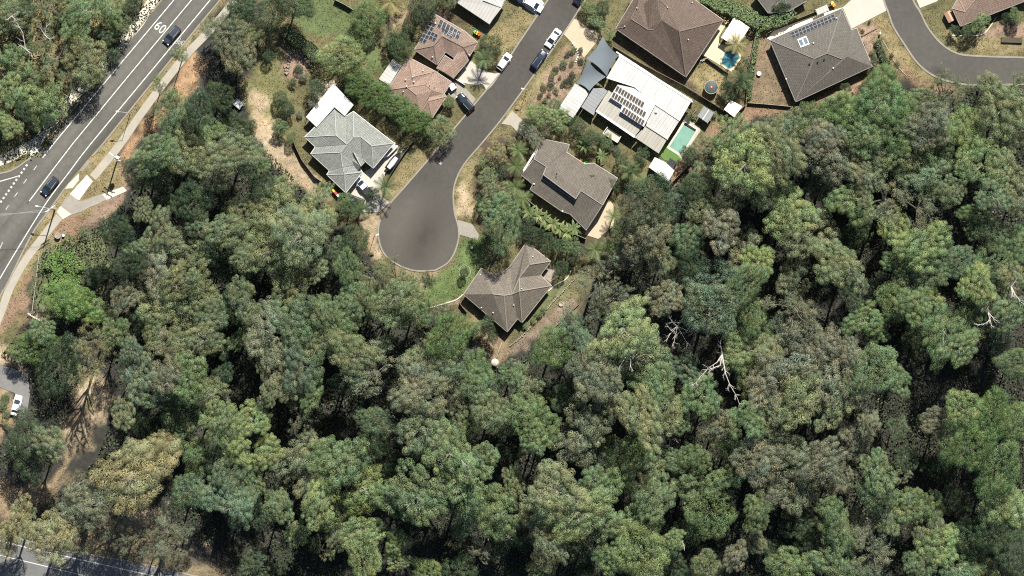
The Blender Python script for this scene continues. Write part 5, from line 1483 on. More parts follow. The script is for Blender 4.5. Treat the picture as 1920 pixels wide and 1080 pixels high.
for sx in (-.65, .65): local(MB().box((sx, 0, .2), (.08, .4, .42)), "leg", [MT['timber']], t)
t = thing("spa_box", "dark square pool equipment box below the teal pool", "pool equipment", W(1259, 307), R(-32))
local(MB().box((0, 0, .55), (1.8, 1.7, 1.1)), "case", [MT['metal_dark']], t)
local(MB().box((0, 0, 1.14), (1.9, 1.8, .08)), "lid", [MT['black']], t)
for k in range(3): local(MB().box((-.6 + .6 * k, 0, 1.2), (.12, 1.7, .05)), "slat", [MT['metal_dark']], t)

# ================================================================== VEGETATION
rng = np.random.default_rng(11)

def leaf_mesh(name, C, N, size, tint, mats, aspect=0.55):
    """N small leaf-spray faces: centres C, normals N, half lengths, tints -> one mesh"""
    n = len(C)
    N = N / np.linalg.norm(N, axis=1, keepdims=True)
    r = rng.normal(size=(n, 3))
    T = np.cross(N, r); T /= np.linalg.norm(T, axis=1, keepdims=True) + 1e-9
    Bt = np.cross(N, T)
    s = size[:, None]
    V = np.stack([C + T * s, C + Bt * s * aspect + N * s * .12, C - T * s, C - Bt * s * aspect + N * s * .12], 1).reshape(-1, 3)
    me = bpy.data.meshes.new(name)
    me.vertices.add(4 * n); me.vertices.foreach_set("co", V.astype(np.float32).ravel())
    me.loops.add(4 * n); me.loops.foreach_set("vertex_index", np.arange(4 * n, dtype=np.int32))
    me.polygons.add(n); me.polygons.foreach_set("loop_start", np.arange(0, 4 * n, 4, dtype=np.int32))
    me.update(calc_edges=True)
    at = me.attributes.new("tint", 'FLOAT_COLOR', 'POINT')
    t4 = np.repeat(np.concatenate([tint, np.ones((n, 1))], 1), 4, axis=0)
    at.data.foreach_set("color", t4.astype(np.float32).ravel())
    me.materials.append(mats)
    return me

def sphere_dirs(n, up=0.0):
    d = rng.normal(size=(n, 3)); d[:, 2] += up
    return d / np.linalg.norm(d, axis=1, keepdims=True)

def spread(points, dmin):
    keep = []
    for p in points:
        if all(np.sum((p - q) ** 2) > dmin * dmin for q in keep): keep.append(p)
    return np.array(keep)

def clumps_to_leaves(cl, rad, per, leaf, ph=0.0, flat=0.75, hue=0.10, val=0.16, droop=0.0, shell=(0.55, 1.05), up=0.35, jit=0.55):
    Cs, Ns, Ss, Ts = [], [], [], []
    for c, r in zip(cl, rad):
        n = max(6, int(per * (r / np.mean(rad)) ** 2))
        d = sphere_dirs(n, up)
        q = c + d * (r * rng.uniform(*shell, size=(n, 1))) * np.array([1, 1, flat])
        q[:, 2] -= droop * rng.random(n)
        nn = d * 0.9 + rng.normal(size=(n, 3)) * jit + np.array([0, 0, 0.25])
        lo = math.sin(c[0] * .55 + ph) * math.sin(c[1] * .6 + 1.7 * ph) ; l2 = math.sin(c[0] * .8 - c[1] * .5 + 2.3 * ph)
        tv = 1 + rng.normal() * val + .14 * lo; th = rng.normal() * hue + .07 * l2
        t = np.stack([tv * (1 + th) * np.ones(n), tv * np.ones(n), tv * (1 - th * .5) * np.ones(n)], 1) * (1 + rng.normal(size=(n, 1)) * .06)
        Cs.append(q); Ns.append(nn); Ts.append(np.clip(t, .4, 1.8)); Ss.append(leaf * rng.uniform(.7, 1.3, n))
    return np.concatenate(Cs), np.concatenate(Ns), np.concatenate(Ss), np.concatenate(Ts)

R0 = 6.0
def crown_proto(kind, seed):
    """crown of radius R0 about its own origin; returns (mesh, limb targets)"""
    global rng
    rng = np.random.default_rng(seed)
    if kind == 'gum':           # several feathery lobes with gaps between
        nl = int(rng.integers(8, 12))
        lob = []
        for i in range(nl):
            a = 2 * math.pi * (i + rng.uniform(-.35, .35)) / nl * (1 if i else 0)
            q = rng.uniform(.40, .80) * R0 if i else 0
            lob.append((q * math.cos(a), q * math.sin(a), rng.uniform(-2.2, 2.2) if i else 2.2, rng.uniform(1.5, 2.3) if i else 2.2))
        cl = []
        for x, y, z, r in lob:
            d = sphere_dirs(90, .45)
            cl.append(np.array([x, y, z]) + d * r * rng.uniform(.75, 1.0, (90, 1)) * np.array([1, 1, .8]))
        cl = spread(np.concatenate(cl), 1.12)
        rad = rng.uniform(.6, 1.05, len(cl))
        data = clumps_to_leaves(cl, rad, 190, .105, shell=(.84, 1.03), ph=seed * .37, hue=.05, val=.16, droop=.05, jit=.16)
        lim = [(l[0], l[1], l[2]) for l in lob]
    elif kind == 'puff':        # distinct round leaf clusters carried on a wide dome
        pts = []
        for _ in range(900):
            d = sphere_dirs(1, .6)[0]
            b = 1 + .18 * math.sin(3 * math.atan2(d[1], d[0]) + seed) + .10 * math.sin(5 * math.atan2(d[1], d[0]) + 2 * seed)
            pts.append(np.array([d[0] * R0 * b, d[1] * R0 * b, d[2] * R0 * .74]) * rng.uniform(.62, 1.0))
        cl = spread(np.array(pts), 1.42)
        rad = rng.uniform(.75, 1.15, len(cl))
        data = clumps_to_leaves(cl, rad, 260, .10, flat=.85, ph=seed * .37, hue=.05, val=.14, shell=(.92, 1.02), up=.5, jit=.11)
        lim = [tuple(c * .8) for c in cl[::max(1, len(cl) // 8)][:9]]
    elif kind == 'dense':       # compact, bumpy, dark rounded crown
        pts = []
        for _ in range(900):
            d = sphere_dirs(1, .4)[0]
            b = 1 + .10 * math.sin(4 * math.atan2(d[1], d[0]) + seed) + .06 * math.sin(7 * math.atan2(d[1], d[0]) + seed * 3)
            pts.append(np.array([d[0] * R0 * b, d[1] * R0 * b, d[2] * R0 * .72]) * rng.uniform(.8, .97))
        cl = spread(np.array(pts), 1.15)
        rad = rng.uniform(.7, 1.15, len(cl))
        data = clumps_to_leaves(cl, rad, 170, .105, flat=.85, hue=.035, val=.10, shell=(.88, 1.03), up=.4, jit=.13)
        lim = [tuple(c * .7) for c in cl[::max(1, len(cl) // 7)][:8]]
    else:                       # wispy: thin hanging sprays, branches show through
        nl = int(rng.integers(9, 13)); cl = []; lim = []
        for i in range(nl):
            a = rng.uniform(0, 2 * math.pi); q = R0 * math.sqrt(rng.uniform(.02, .75))
            c = np.array([q * math.cos(a), q * math.sin(a), rng.uniform(-1.5, 2.2)]); lim.append(tuple(c))
            m = int(rng.integers(13, 22))
            cl.append(c + rng.normal(size=(m, 3)) * np.array([.95, .95, .6]))
        cl = np.concatenate(cl)
        rad = rng.uniform(.45, .85, len(cl))
        data = clumps_to_leaves(cl, rad, 80, .105, flat=1.0, hue=.06, val=.17, droop=.7, shell=(.2, 1.1), up=.2, jit=.5)
    me = leaf_mesh("crown", *data, MT['leaf'], aspect=.5 if kind != 'wispy' else .34)
    return me, lim

def trunk_proto(lim, seed, bark):
    """trunk from z=0 to z=10 (crown origin) with limbs reaching the crown's lobes"""
    rd = random.Random(seed)
    mb = MB()
    b = Vector((rd.uniform(-.4, .4), rd.uniform(-.4, .4), 6.0))
    mb.tube([(0, 0, -.6), (b.x * .4, b.y * .4, 3.0), b, (b.x * .5, b.y * .5, 9.6)], [.42, .33, .27, .2], 7)
    for x, y, z in lim:
        e = Vector((x, y, 10 + z - .3)); s = b.lerp(Vector((0, 0, 9.4)), rd.random())
        mid = s.lerp(e, .55) + Vector((rd.uniform(-.4, .4), rd.uniform(-.4, .4), rd.uniform(-.3, .5)))
        mb.tube([s, mid, e], [.17, .11, .05], 5)
        for _ in range(2):
            tip = e + Vector((rd.uniform(-1, 1), rd.uniform(-1, 1), rd.uniform(0, .8)))
            mb.tube([mid.lerp(e, .6), tip], [.07, .02], 4)
    return mb.mesh("trunk", [bark])

PROTO = {}
for kind, n, bk in (('gum', 12, 'bark_pale'), ('puff', 7, 'bark_pale'), ('dense', 4, 'bark'), ('wispy', 4, 'bark')):
    for i in range(n):
        me, lim = crown_proto(kind, 100 * len(PROTO) + i * 7 + 3)
        PROTO.setdefault(kind, []).append((me, trunk_proto(lim, i + 5, MT[bk])))
rng = np.random.default_rng(5)

LC = {  # leaf colours (albedo)
    'o': ((0.149, 0.175, 0.089), "olive green"), 'g': ((0.121, 0.169, 0.077), "mid green"), 'd': ((0.052, 0.077, 0.040), "dark green"), 'e': ((0.102, 0.155, 0.058), "bright green"), 'v': ((0.119, 0.191, 0.057), "vivid green"),
    'b': ((0.146, 0.158, 0.096), "grey-olive"), 'y': ((0.215, 0.210, 0.107), "yellow-olive"), 'l': ((0.171, 0.220, 0.091), "lime green"), 't': ((0.115, 0.158, 0.091), "blue-green"),
}
KN = {'g': ('gum', 'gum_tree', "feathery gum tree"), 'p': ('puff', 'clustered_gum', "cluster-crowned tree"),
      'd': ('dense', 'broadleaf_tree', "dense broadleaf tree"), 'w': ('wispy', 'wispy_tree', "thin wispy tree")}
# every tree: x y radius(px) kind colour
FOREST = """
20 30 35 g o;45 18 26 d d;100 18 32 w o;158 25 40 g g;203 18 34 g g;208 62 28 g d;140 56 26 g l;85 72 36 w o;22 110 40 g g;108 108 40 w o;163 118 40 g o;28 170 40 g l;86 190 44 g g;50 208 26 d d;178 140 26 g d;18 236 20 p l;-4 216 24 g g;88 222 12 d d;130 150 27 w o;60 145 30 g o;228 42 24 w o;246 12 20 g d;214 98 18 g d;12 -5 30 g g;130 -5 30 g o;
424 62 43 p b;448 102 37 g b;402 44 13 w o;335 100 17 g o;296 156 17 g o;322 214 34 g g;372 205 34 d d;382 248 40 g g;440 244 36 g d;410 180 24 d d;345 240 28 g d;
510 24 34 d d;550 4 28 d d;482 62 34 g o;455 10 34 g d;
288 292 44 g g;350 292 40 p o;402 304 46 p o;442 288 38 p o;262 322 30 d d;302 332 30 d d;300 372 26 g d;268 396 20 g o;216 430 33 d d;252 462 22 g g;298 432 36 p o;330 462 36 g o;300 512 46 g b;352 522 42 g o;240 496 28 d d;180 512 26 g d;420 432 32 g o;396 452 26 g d;442 462 32 g o;402 500 28 d d;462 484 28 g o;360 380 32 d d;420 370 30 g d;455 395 30 p o;370 420 28 g o;
478 302 28 g g;528 354 30 g o;492 350 30 d d;520 398 50 p o;562 440 50 p o;502 470 52 p o;592 418 38 g o;596 372 26 g o;638 468 27 d t;666 448 24 d d;650 502 26 d g;542 532 46 g o;700 520 36 w o;742 522 38 w o;800 526 18 g d;655 392 18 g d;606 486 24 g d;585 505 30 g o;690 560 34 g o;
1215 382 48 d d;1270 386 28 p t;1212 440 44 g b;1290 448 28 p g;1176 428 24 g g;1122 520 44 w b;1320 330 32 p o;1332 402 36 g o;1398 308 48 p l;1424 352 44 p o;1358 312 34 g b;1352 432 36 g b;1402 468 40 g b;1422 492 32 p l;1282 520 32 g b;1338 528 38 d t;1398 532 32 d g;1186 478 34 g b;1240 490 30 g o;1300 492 26 d d;1370 380 28 g o;
1460 290 40 p o;1502 302 44 w b;1562 302 46 g b;1690 288 44 g o;1742 296 38 g g;1602 378 36 p g;1480 398 54 p l;1515 432 44 p o;1662 372 44 w b;1722 392 48 w b;1742 330 42 g t;1842 310 46 p g;1882 322 36 g o;1862 368 34 p t;1680 430 36 p l;1732 462 44 p l;1832 402 30 p g;1852 432 36 g g;1562 490 44 p o;1590 512 40 g o;1488 522 32 g b;1684 492 30 p g;1742 512 30 p g;1800 490 28 d t;1862 490 40 d g;1902 458 30 p g;1832 534 36 p l;1902 520 28 g o;1620 330 36 g b;1545 345 34 g b;1640 300 30 g o;1790 300 30 g d;1785 360 30 g o;1600 440 30 g d;1910 380 30 g o;1660 540 30 g d;1455 340 28 g o;
1652 148 23 d e;1626 166 15 d d;1602 214 44 p e;1560 226 38 g e;1660 190 44 p e;1694 212 40 d e;1742 232 40 g b;1772 176 38 w o;1812 242 42 p l;1852 160 40 w o;1882 202 46 p o;1682 246 36 p e;1520 232 38 d e;1480 246 42 g o;1440 252 40 g o;1904 244 34 p o;1372 258 36 g g;1336 284 28 g o;1415 285 36 g o;1620 258 32 g g;1550 262 36 g b;1770 240 34 g g;1730 180 26 g o;1905 160 26 w o;1300 350 26 d d;
120 562 42 g v;152 575 38 g v;192 592 30 g g;232 562 32 g b;312 572 48 g o;372 562 44 g o;392 596 34 g t;272 598 30 g d;80 622 30 g g;60 652 36 d e;108 690 42 d d;32 662 15 g o;176 640 42 w y;160 692 38 w y;246 656 22 p t;256 702 36 p t;300 622 40 g o;332 652 46 w y;372 640 40 g o;312 704 36 g b;310 738 36 g g;352 712 42 g g;420 702 24 g d;442 640 22 g g;92 832 38 g o;232 778 28 g o;272 796 32 g d;342 780 36 g g;410 792 40 g g;470 790 36 p l;395 740 34 g o;215 620 26 g g;420 590 30 g d;410 650 26 g d;
500 620 48 g b;542 600 36 p t;582 632 38 g g;602 578 34 g g;622 606 38 g g;640 640 34 d l;662 568 34 g g;702 552 34 g b;742 562 44 g o;772 586 34 g g;820 598 30 g d;842 632 46 d e;562 690 44 p t;540 714 34 g b;582 732 34 g g;502 682 30 g b;662 662 42 p o;702 692 52 w b;722 642 14 d l;802 672 48 g o;780 702 44 g b;842 692 44 g t;890 692 40 g g;902 722 34 g g;792 742 48 p b;862 752 34 g o;920 772 34 g o;700 790 32 d t;560 780 34 w b;500 742 24 g o;792 802 40 p o;862 796 32 p g;942 790 32 g o;650 600 26 g g;455 560 34 g o;465 600 30 g g;440 540 28 g d;640 720 24 g d;480 650 26 g g;
1038 650 34 d e;982 722 36 g o;990 774 40 g g;1080 622 42 g t;1090 664 52 g b;1112 702 52 g b;1170 620 54 p l;1192 672 58 p o;1222 722 44 g g;1282 690 28 p t;1312 742 42 p g;1392 658 40 p l;1412 702 42 p o;1332 580 46 d t;1142 562 38 w b;1252 562 34 g b;1202 782 44 p o;1242 766 42 g o;1102 792 46 g b;1022 802 26 d g;1402 792 34 g g;1344 800 34 g b;1060 740 34 g d;1150 740 34 g b;1270 790 30 g g;960 700 26 g g;1410 590 34 d g;1440 630 28 g g;
1490 580 50 w b;1492 622 46 g b;1502 682 58 g b;1552 702 58 g b;1492 742 54 g o;1562 762 46 g o;1622 600 36 p g;1642 624 26 p g;1682 562 40 d g;1714 572 32 p g;1742 558 26 p l;1772 622 46 p g;1802 652 36 p g;1832 592 42 g g;1862 562 34 g o;1902 582 36 g g;1642 692 42 d g;1682 712 34 g g;1808 768 38 d l;1862 782 42 d e;1902 792 38 d e;1762 792 34 g b;1684 802 22 d t;1632 792 32 g b;1906 682 36 d g;1440 668 30 g o;1450 780 40 g o;1600 660 30 g b;1600 560 28 g d;1540 640 36 g b;1870 640 30 g d;1440 720 40 g b;1600 725 30 g o;1720 640 26 g d;
55 838 52 g d;138 905 28 w b;160 950 46 g b;42 978 42 g y;92 1010 50 g y;252 892 62 p y;284 862 44 p y;312 830 30 p y;242 932 38 g y;372 852 42 g g;352 922 36 d t;402 872 42 p t;432 884 34 p t;422 932 42 p t;450 952 32 p t;472 902 34 g g;312 1000 44 w b;332 1022 34 w b;12 1012 32 g y;440 840 32 g l;250 845 26 g y;200 1000 26 w b;150 1008 30 w b;236 1018 26 w b;285 1030 26 w b;340 800 26 g g;
500 852 36 p l;562 862 44 g b;592 902 40 g b;612 862 40 g g;652 872 44 g g;520 952 28 g g;602 942 38 g l;682 922 46 g l;622 962 34 d l;782 932 54 g g;742 942 44 g g;842 852 50 g g;872 892 40 g g;902 862 32 g g;872 962 50 g g;932 962 46 g g;860 1004 24 w y;682 1000 44 g l;682 1044 34 d l;745 1052 24 p l;800 1074 24 d l;602 1032 26 w o;745 1015 22 p l;560 1000 30 g o;640 1000 30 g b;720 870 30 g d;820 920 26 d t;955 1010 34 g d;900 1030 28 w b;480 960 26 g d;700 830 36 g g;800 850 30 g o;530 1050 30 w d;480 1060 30 g d;860 1060 34 g d;
1002 832 32 g g;1080 832 46 g b;1170 862 50 p l;1202 892 42 p o;1042 922 52 p o;1082 962 50 p l;1022 972 44 p o;1232 932 44 g g;1132 982 36 g g;1192 982 40 g l;1152 1042 44 g g;1202 1042 46 d l;1032 1032 40 g o;1010 1072 28 g l;1302 862 36 g g;1290 902 34 g g;1332 962 46 d g;1362 902 34 g g;1422 870 46 g b;1422 962 32 g g;1262 1012 22 p l;1325 1064 28 d o;1380 1044 28 g b;1412 1012 28 g b;1110 900 30 g g;1260 860 28 g g;1370 830 36 g g;1290 1000 30 g d;960 900 30 g o;980 1000 30 g d;1090 1030 30 g d;950 850 26 g d;1260 1070 30 g d;1440 1030 30 g d;1100 1075 26 g d;
1470 842 44 g b;1492 902 58 g b;1542 862 50 g b;1562 892 40 g b;1602 832 34 g b;1642 882 36 g g;1642 922 34 d g;1562 972 42 g g;1602 992 34 g o;1662 972 36 g g;1702 942 36 g g;1740 952 30 g g;1822 840 44 d e;1792 830 34 d g;1872 882 46 d e;1882 942 42 p l;1740 992 40 p o;1762 1022 42 p l;1822 1012 40 d d;1862 1002 40 d d;1642 1032 50 w b;1572 1022 36 g g;1482 1062 42 g g;1552 1062 36 g g;1850 1075 26 d l;1722 1062 36 g g;1700 860 28 g d;1690 900 24 w o;1905 1040 34 d d;1800 1070 34 g g;1500 980 34 g d;1620 1075 30 g g;1450 930 36 g b;1790 940 26 g d;1905 990 30 d g;1760 880 26 g d;1520 1020 30 g d
"""
GARDEN = """
690 32 31 d e;637 104 38 d l;668 142 24 d e;682 164 26 d e;706 180 25 d e;731 196 25 d e;756 211 25 d e;782 228 24 d e;662 160 18 d e;718 170 16 d e;745 190 16 d e;770 206 16 d e;800 240 18 d e;826 246 27 d o;750 88 25 d d;792 16 28 d d;838 -6 22 d o;768 48 14 d d;920 86 22 d d;525 185 15 d d;540 205 13 d d;526 238 16 g g;546 258 11 d g;590 166 18 g d;586 194 14 g b;503 104 11 d d;734 62 22 w o;745 78 16 g g;
930 290 22 g y;926 350 26 g o;930 392 34 g g;944 428 38 d g;912 330 18 g o;1008 214 20 p l;1046 222 22 p l;1030 240 20 w b;1040 196 12 d g;1120 40 15 p g;1130 15 14 d d;1145 66 8 g l;1105 15 14 d g;
1385 150 26 w d;1365 168 18 g d;1405 130 18 w d;1083 235 16 d d;1112 258 18 g d;1135 265 14 d g;1205 290 16 g d;1180 320 16 g d;1295 295 20 g d;1586 165 10 d d;1640 115 9 d d;1790 55 12 g d;1815 60 14 g d;1840 42 18 g g;1905 30 14 d g;1900 38 10 d d;1085 474 20 g d;1053 503 14 d d;1068 462 18 g g;870 512 9 d d;850 640 26 g g;890 615 20 g g;918 625 18 g d;1466 10 16 g d;915 600 12 g d;700 365 14 g d;648 375 16 g g;
842 192 11 p g;1000 442 18 d d;1028 456 18 d d;962 402 16 d d;988 424 16 d d;1050 466 18 g d;958 375 14 d g;910 375 18 d d;905 305 14 g o;940 320 16 d d;955 265 12 g y;1110 330 12 g d;1150 345 14 d d;1165 300 12 d d;1095 262 12 d d;1000 255 18 g b;985 240 16 d d
"""
SHRUBS = """
1057 119 7 d g;1072 118 5 d g;1042 130 6 d d;1035 141 6 d g;1073 140 6 d d;1066 152 8 d d;1056 156 5 d g;1033 157 7 d d;1020 162 6 d g;1043 168 6 g g;1013 178 5 d d;1023 188 6 g t;1065 100 6 g d;1075 95 6 d g;1089 94 5 d d;1089 114 5 d d;1050 145 4 g b;1030 176 5 g b;1126 262 8 d t;1142 272 9 d t;1157 281 8 d t;1672 104 4 d d;1682 119 5 d g;1636 98 6 g g;1640 105 5 g y;1618 58 3 d d;1630 42 3 d d;545 205 8 g d;562 215 7 g b;530 215 8 d g;560 130 9 d d;570 145 8 g b;548 155 9 g d;1340 215 6 g g;1352 220 6 g g;1300 218 6 g g;1290 222 7 g d;12 775 9 g o;8 790 8 g y;5 760 9 g g;15 800 7 g o;10 745 8 d g;905 110 9 g o;985 610 7 g g;1010 590 7 g g;1020 578 7 g g;1000 600 6 g l;1885 28 9 d d
"""
LAND = [("turning circle", 787, 430), ("green-grey tiled house", 650, 265), ("transformer pole", 221, 300), ("lamp power pole", 103, 393), ("grey corner house", 1540, 100),
        ("bare grey dead tree", 1270, 615), ("leaning white dead tree", 1355, 700), ("broken white snag", 1895, 545), ("forked white snag", 1850, 595), ("lime tree in the wood", 1808, 768),
        ("warm grey hip roof", 955, 540), ("white garden shed", 1240, 318), ("parked lane car", 31, 760), ("white parasol", 928, 679), ("bare earth patch", 1835, 685),
        ("lower corner road", 60, 1050), ("bending street", 1800, 130), ("painted 60", 300, 50), ("flat trailer", 447, 195), ("top left corner", 0, 0), ("bottom right corner", 1920, 1080),
        ("bottom edge middle", 960, 1080), ("solar panel house", 835, 85), ("tan tiled house", 785, 160), ("clerestory house", 1070, 345), ("teal pool", 1280, 262), ("water tank", 1333, 163),
        ("crooked pale branch", 1660, 980), ("bleached limbs", 1455, 845), ("concrete well ring", 109, 442), ("boats on trailers", 735, 293), ("white house garage", 1075, 190)]
ORD = ["first", "second", "third", "fourth", "fifth", "sixth", "seventh", "eighth", "ninth", "tenth", "eleventh", "twelfth"]

def parse(s): return [(float(a), float(b), float(c), k, l) for a, b, c, k, l in (t.split() for t in s.replace("\n", "").split(";") if t.strip())]
def unique_labels(rows, nounf):
    """label each row by its look and by its rank outward from the landmark that tells it apart best"""
    by = {}
    for i, r in enumerate(rows): by.setdefault((r[3], r[4]), []).append(i)
    out = [None] * len(rows)
    for key, ids in by.items():
        best = {i: (99, 1e9, None) for i in ids}
        for nm, lx, ly in LAND:
            order = sorted(ids, key=lambda i: math.hypot(rows[i][0] - lx, rows[i][1] - ly))
            for k, i in enumerate(order):
                d = math.hypot(rows[i][0] - lx, rows[i][1] - ly)
                if (k, d) < best[i][:2]: best[i] = (k, d, nm)
        for i in ids:
            k, d, nm = best[i]
            out[i] = f"{LC[key[1]][1]} {nounf(key[0])}, {ORD[min(k, 11)]} such out from the {nm}"
    return out

used = {}
def plant_tree(row, label, hmul, hadd, group, name=None, cat="tree", hjit=.12, flat=None):
    px, py, r, k, c = row
    kind, nm, _ = KN[k]
    i = used.get(kind, 0); used[kind] = i + 1
    cm, tm = PROTO[kind][i % len(PROTO[kind])]
    rm = r * S * (rng.uniform(.88, 1.2) if hadd > 5 else 1.02)
    h = (hadd + hmul * rm) * rng.uniform(1 - hjit, 1 + hjit)
    if c == 'd' and k == 'g' and hadd > 5: h *= .55
    if px < 265 and py < 265 and hadd > 5: h *= .5
    if (380 < px < 482 and 40 < py < 262 and hadd > 5) or (px < 140 and 620 < py < 720): h *= .5
    if px < 205 and 440 < py < 600 and hadd > 5: h *= .42
    if 480 < px < 575 and py < 72 and hadd > 5: h *= .6
    if 905 < px < 962 and 380 < py < 440: h *= 1.5
    s = rm / R0
    zg = float(terr(px, py))
    fl = flat or (rng.uniform(1.15, 1.4) if kind == 'dense' else rng.uniform(.82, 1.02))
    zc = max(h - 4.0 * s * fl, 1.6 * s + .2)
    p = W(px, py, zg + h - 2.5 * s)
    root = thing(name or nm, label, cat, (p.x, p.y, zg), 0, group)
    a = rng.uniform(0, 2 * math.pi)
    co = np.array(LC[c][0]) * rng.uniform(.86, 1.16) * np.array([rng.uniform(.94, 1.06), 1, rng.uniform(.92, 1.1)])
    cr = add("crown", cm, root, True); cr.location = (0, 0, zc); cr.rotation_euler = (0, 0, a)
    ani = rng.uniform(.8, 1.25); cr.scale = (s * ani, s / ani, s * fl)
    cr.color = (*co, 1)
    tr = add("trunk", tm, root, True); tr.rotation_euler = (0, 0, a); tr.scale = (s, s, zc / 10.0)
    return root

rows = parse(FOREST)
labs = unique_labels(rows, lambda k: KN[k][2])
for row, lab in zip(rows, labs): plant_tree(row, lab, 1.9, 11.5, "trees of the wood", hjit=.27)
rows_g = parse(GARDEN)
labs = unique_labels(rows_g, lambda k: {'g': "feathery garden tree", 'p': "clustered garden tree", 'd': "compact garden tree", 'w': "thin garden tree"}[k])
for row, lab in zip(rows_g, labs): plant_tree(row, lab, 1.75, 1.4, "trees of the gardens", "garden_tree")
rows_s = parse(SHRUBS)
labs = unique_labels(rows_s, lambda k: {'g': "loose garden shrub", 'd': "rounded garden shrub"}[k])
for row, lab in zip(rows_s, labs):
    px, py, r, k, c = row
    plant_tree(row, lab, 1.6, 0.15, "garden shrubs", "garden_shrub", "shrub")

# ---- hedges: leaf mass along a line
def hedge(label, pts, w, h, c, dens=30, name="hedge"):
    P = [W(*p) for p in pts]
    root = thing(name, label, "hedge", (P[0].x, P[0].y, 0))
    Cs, Ns = [], []
    for a, b in zip(P, P[1:]):
        d = b - a; L = d.length; dn = d / L; nn = Vector((-dn.y, dn.x, 0))
        n = int(L * (w + 2 * h) * dens)
        for _ in range(n):
            t = rng.uniform(-.02, 1.02)
            f = rng.random() * (w + 2 * h)
            if f < w: off, z, nr = f - w / 2, h, (0, 0, 1)
            elif f < w + h: off, z, nr = w / 2, f - w, tuple(nn)
            else: off, z, nr = -w / 2, f - w - h, tuple(-nn)
            bump = .25 * math.sin(t * L * 1.7) * math.sin(t * L * .6 + off)
            q = a + d * t + nn * off * (1 + .1 * math.sin(t * L * 2.3))
            Cs.append((q.x + rng.normal() * .08, q.y + rng.normal() * .08, max(.1, z + bump * (z > h * .7) + rng.normal() * .1)))
            Ns.append(np.array(nr) + rng.normal(size=3) * .45)
        core = MB()
    Cs, Ns = np.array(Cs), np.array(Ns)
    n = len(Cs)
    me = leaf_mesh("foliage", Cs, Ns, .2 * rng.uniform(.7, 1.3, n), np.clip(1 + rng.normal(size=(n, 3)) * [.12, .1, .12] * 1.0, .5, 1.6), MT['leaf'])
    o = add("foliage", me, root); o.color = (*LC[c][0], 1)
    mb = MB()
    for a, b in zip(P, P[1:]):
        for t in np.arange(.1, 1, .25):
            q = a.lerp(b, float(t)); mb.tube([(q.x, q.y, -.1), (q.x, q.y, h * .9)], [.08, .04], 5)
    mb.build("stem", [MT['bark']], root)
hedge("long dark hedge between the top lawn and the rock garden", [(532, 55), (555, 75), (580, 92), (598, 112)], 2.6, 3.0, 'd')
hedge("tall clipped green hedge behind the dark brown house", [(1318, -8), (1350, 10), (1385, 22), (1425, 45)], 3.0, 3.4, 'g')
hedge("clipped hedge beside the carport and top edge house", [(1425, 46), (1462, 38), (1488, 22)], 2.6, 2.6, 'g')
hedge("narrow clipped hedge along the corner house lawn", [(1421, 55), (1413, 110), (1403, 185)], 0.9, 1.4, 'g')
hedge("short curved clipped hedge in the corner house front garden", [(1644, 78), (1650, 95), (1656, 112), (1664, 122)], 1.1, 1.4, 'd')
hedge("low green hedge along the driveway lawn at the top", [(1160, 50), (1172, 28), (1182, 8)], 0.6, 0.9, 'g')
hedge("dense tangle of green shrubs on the bank beside the footpath", [(95, 480), (125, 500), (150, 485)], 5.0, 2.2, 'v', 26, "shrub_bank")
hedge("light green weedy scrub on the bank below the shrubs", [(95, 520), (120, 535), (150, 540), (105, 555)], 5.0, 1.8, 'v', 26, "shrub_bank")
hedge("garden hedge under the eave of the brown tiled house", [(1805, 55), (1830, 48), (1852, 38)], 1.6, 1.2, 'd')

# ---- palms: fronds are parts
def frond_mesh(L, w, broad):
    mb = MB(); n = 9
    mid = [Vector((L * t, 0, .9 * math.sin(t * 1.7) * L * .22 - L * .26 * t * t)) for t in np.linspace(0, 1, n)]
    if broad:               # one broad torn blade
        for i in range(n - 1):
            w0 = w * math.sin(math.pi * min(1, .12 + i / (n - 1) * .9)); w1 = w * math.sin(math.pi * min(1, .12 + (i + 1) / (n - 1) * .88))
            for s in (-1, 1):
                mb.poly([mid[i], mid[i + 1], mid[i + 1] + Vector((.02, s * w1, -.10 * w1)), mid[i] + Vector((.05, s * w0, -.12 * w0))])
    else:
        for i in range(1, n):
            ll = w * (.35 + .75 * math.sin(math.pi * i / n))
            for s in (-1, 1):
                for k in (0, .5):
                    b = mid[i - 1].lerp(mid[i], k)
                    tip = b + Vector((ll * .55, s * ll, -ll * .30)); wd = Vector((.07, 0, 0)) * (L / 2.4)
                    mb.poly([b - wd * .5, b + wd, tip + wd * .3, tip])
    mb.tube([m + Vector((0, 0, .01)) for m in mid], [.05 * (1 - .8 * i / n) for i in range(n)], 4)
    me = mb.mesh("frond", [MT['leaf']])
    at = me.attributes.new("tint", 'FLOAT_COLOR', 'POINT')
    at.data.foreach_set("color", np.ones(4 * len(me.vertices), np.float32))
    return me
FR = {False: frond_mesh(2.4, .52, False), True: frond_mesh(2.2, .30, True)}
def palm(px, py, h, s, n, broad, c, label, name="palm_tree"):
    zg = float(terr(px, py)); p = W(px, py, zg + h)
    root = thing(name, label, "palm" if not broad else "plant", (p.x, p.y, zg), rng.uniform(0, 6), "palms and banana plants of the gardens")
    local(MB().tube([(0, 0, -.2), (.06, .03, h * .5), (0, 0, h)], [.2 * s, .15 * s, .12 * s], 8), "trunk", [MT['bark']], root)
    for i in range(n):
        f = add("frond", FR[broad], root, True)
        f.location = (0, 0, h); f.rotation_euler = (rng.normal() * .12, rng.uniform(-.45, .25), 2 * math.pi * (i + rng.uniform(-.3, .3)) / n * (1.618 * 2 if n > 13 else 1))
        q = s * rng.uniform(.85, 1.15); f.scale = (q, q, q)
        f.color = (*(np.array(c) * rng.uniform(.75, 1.25)), 1)
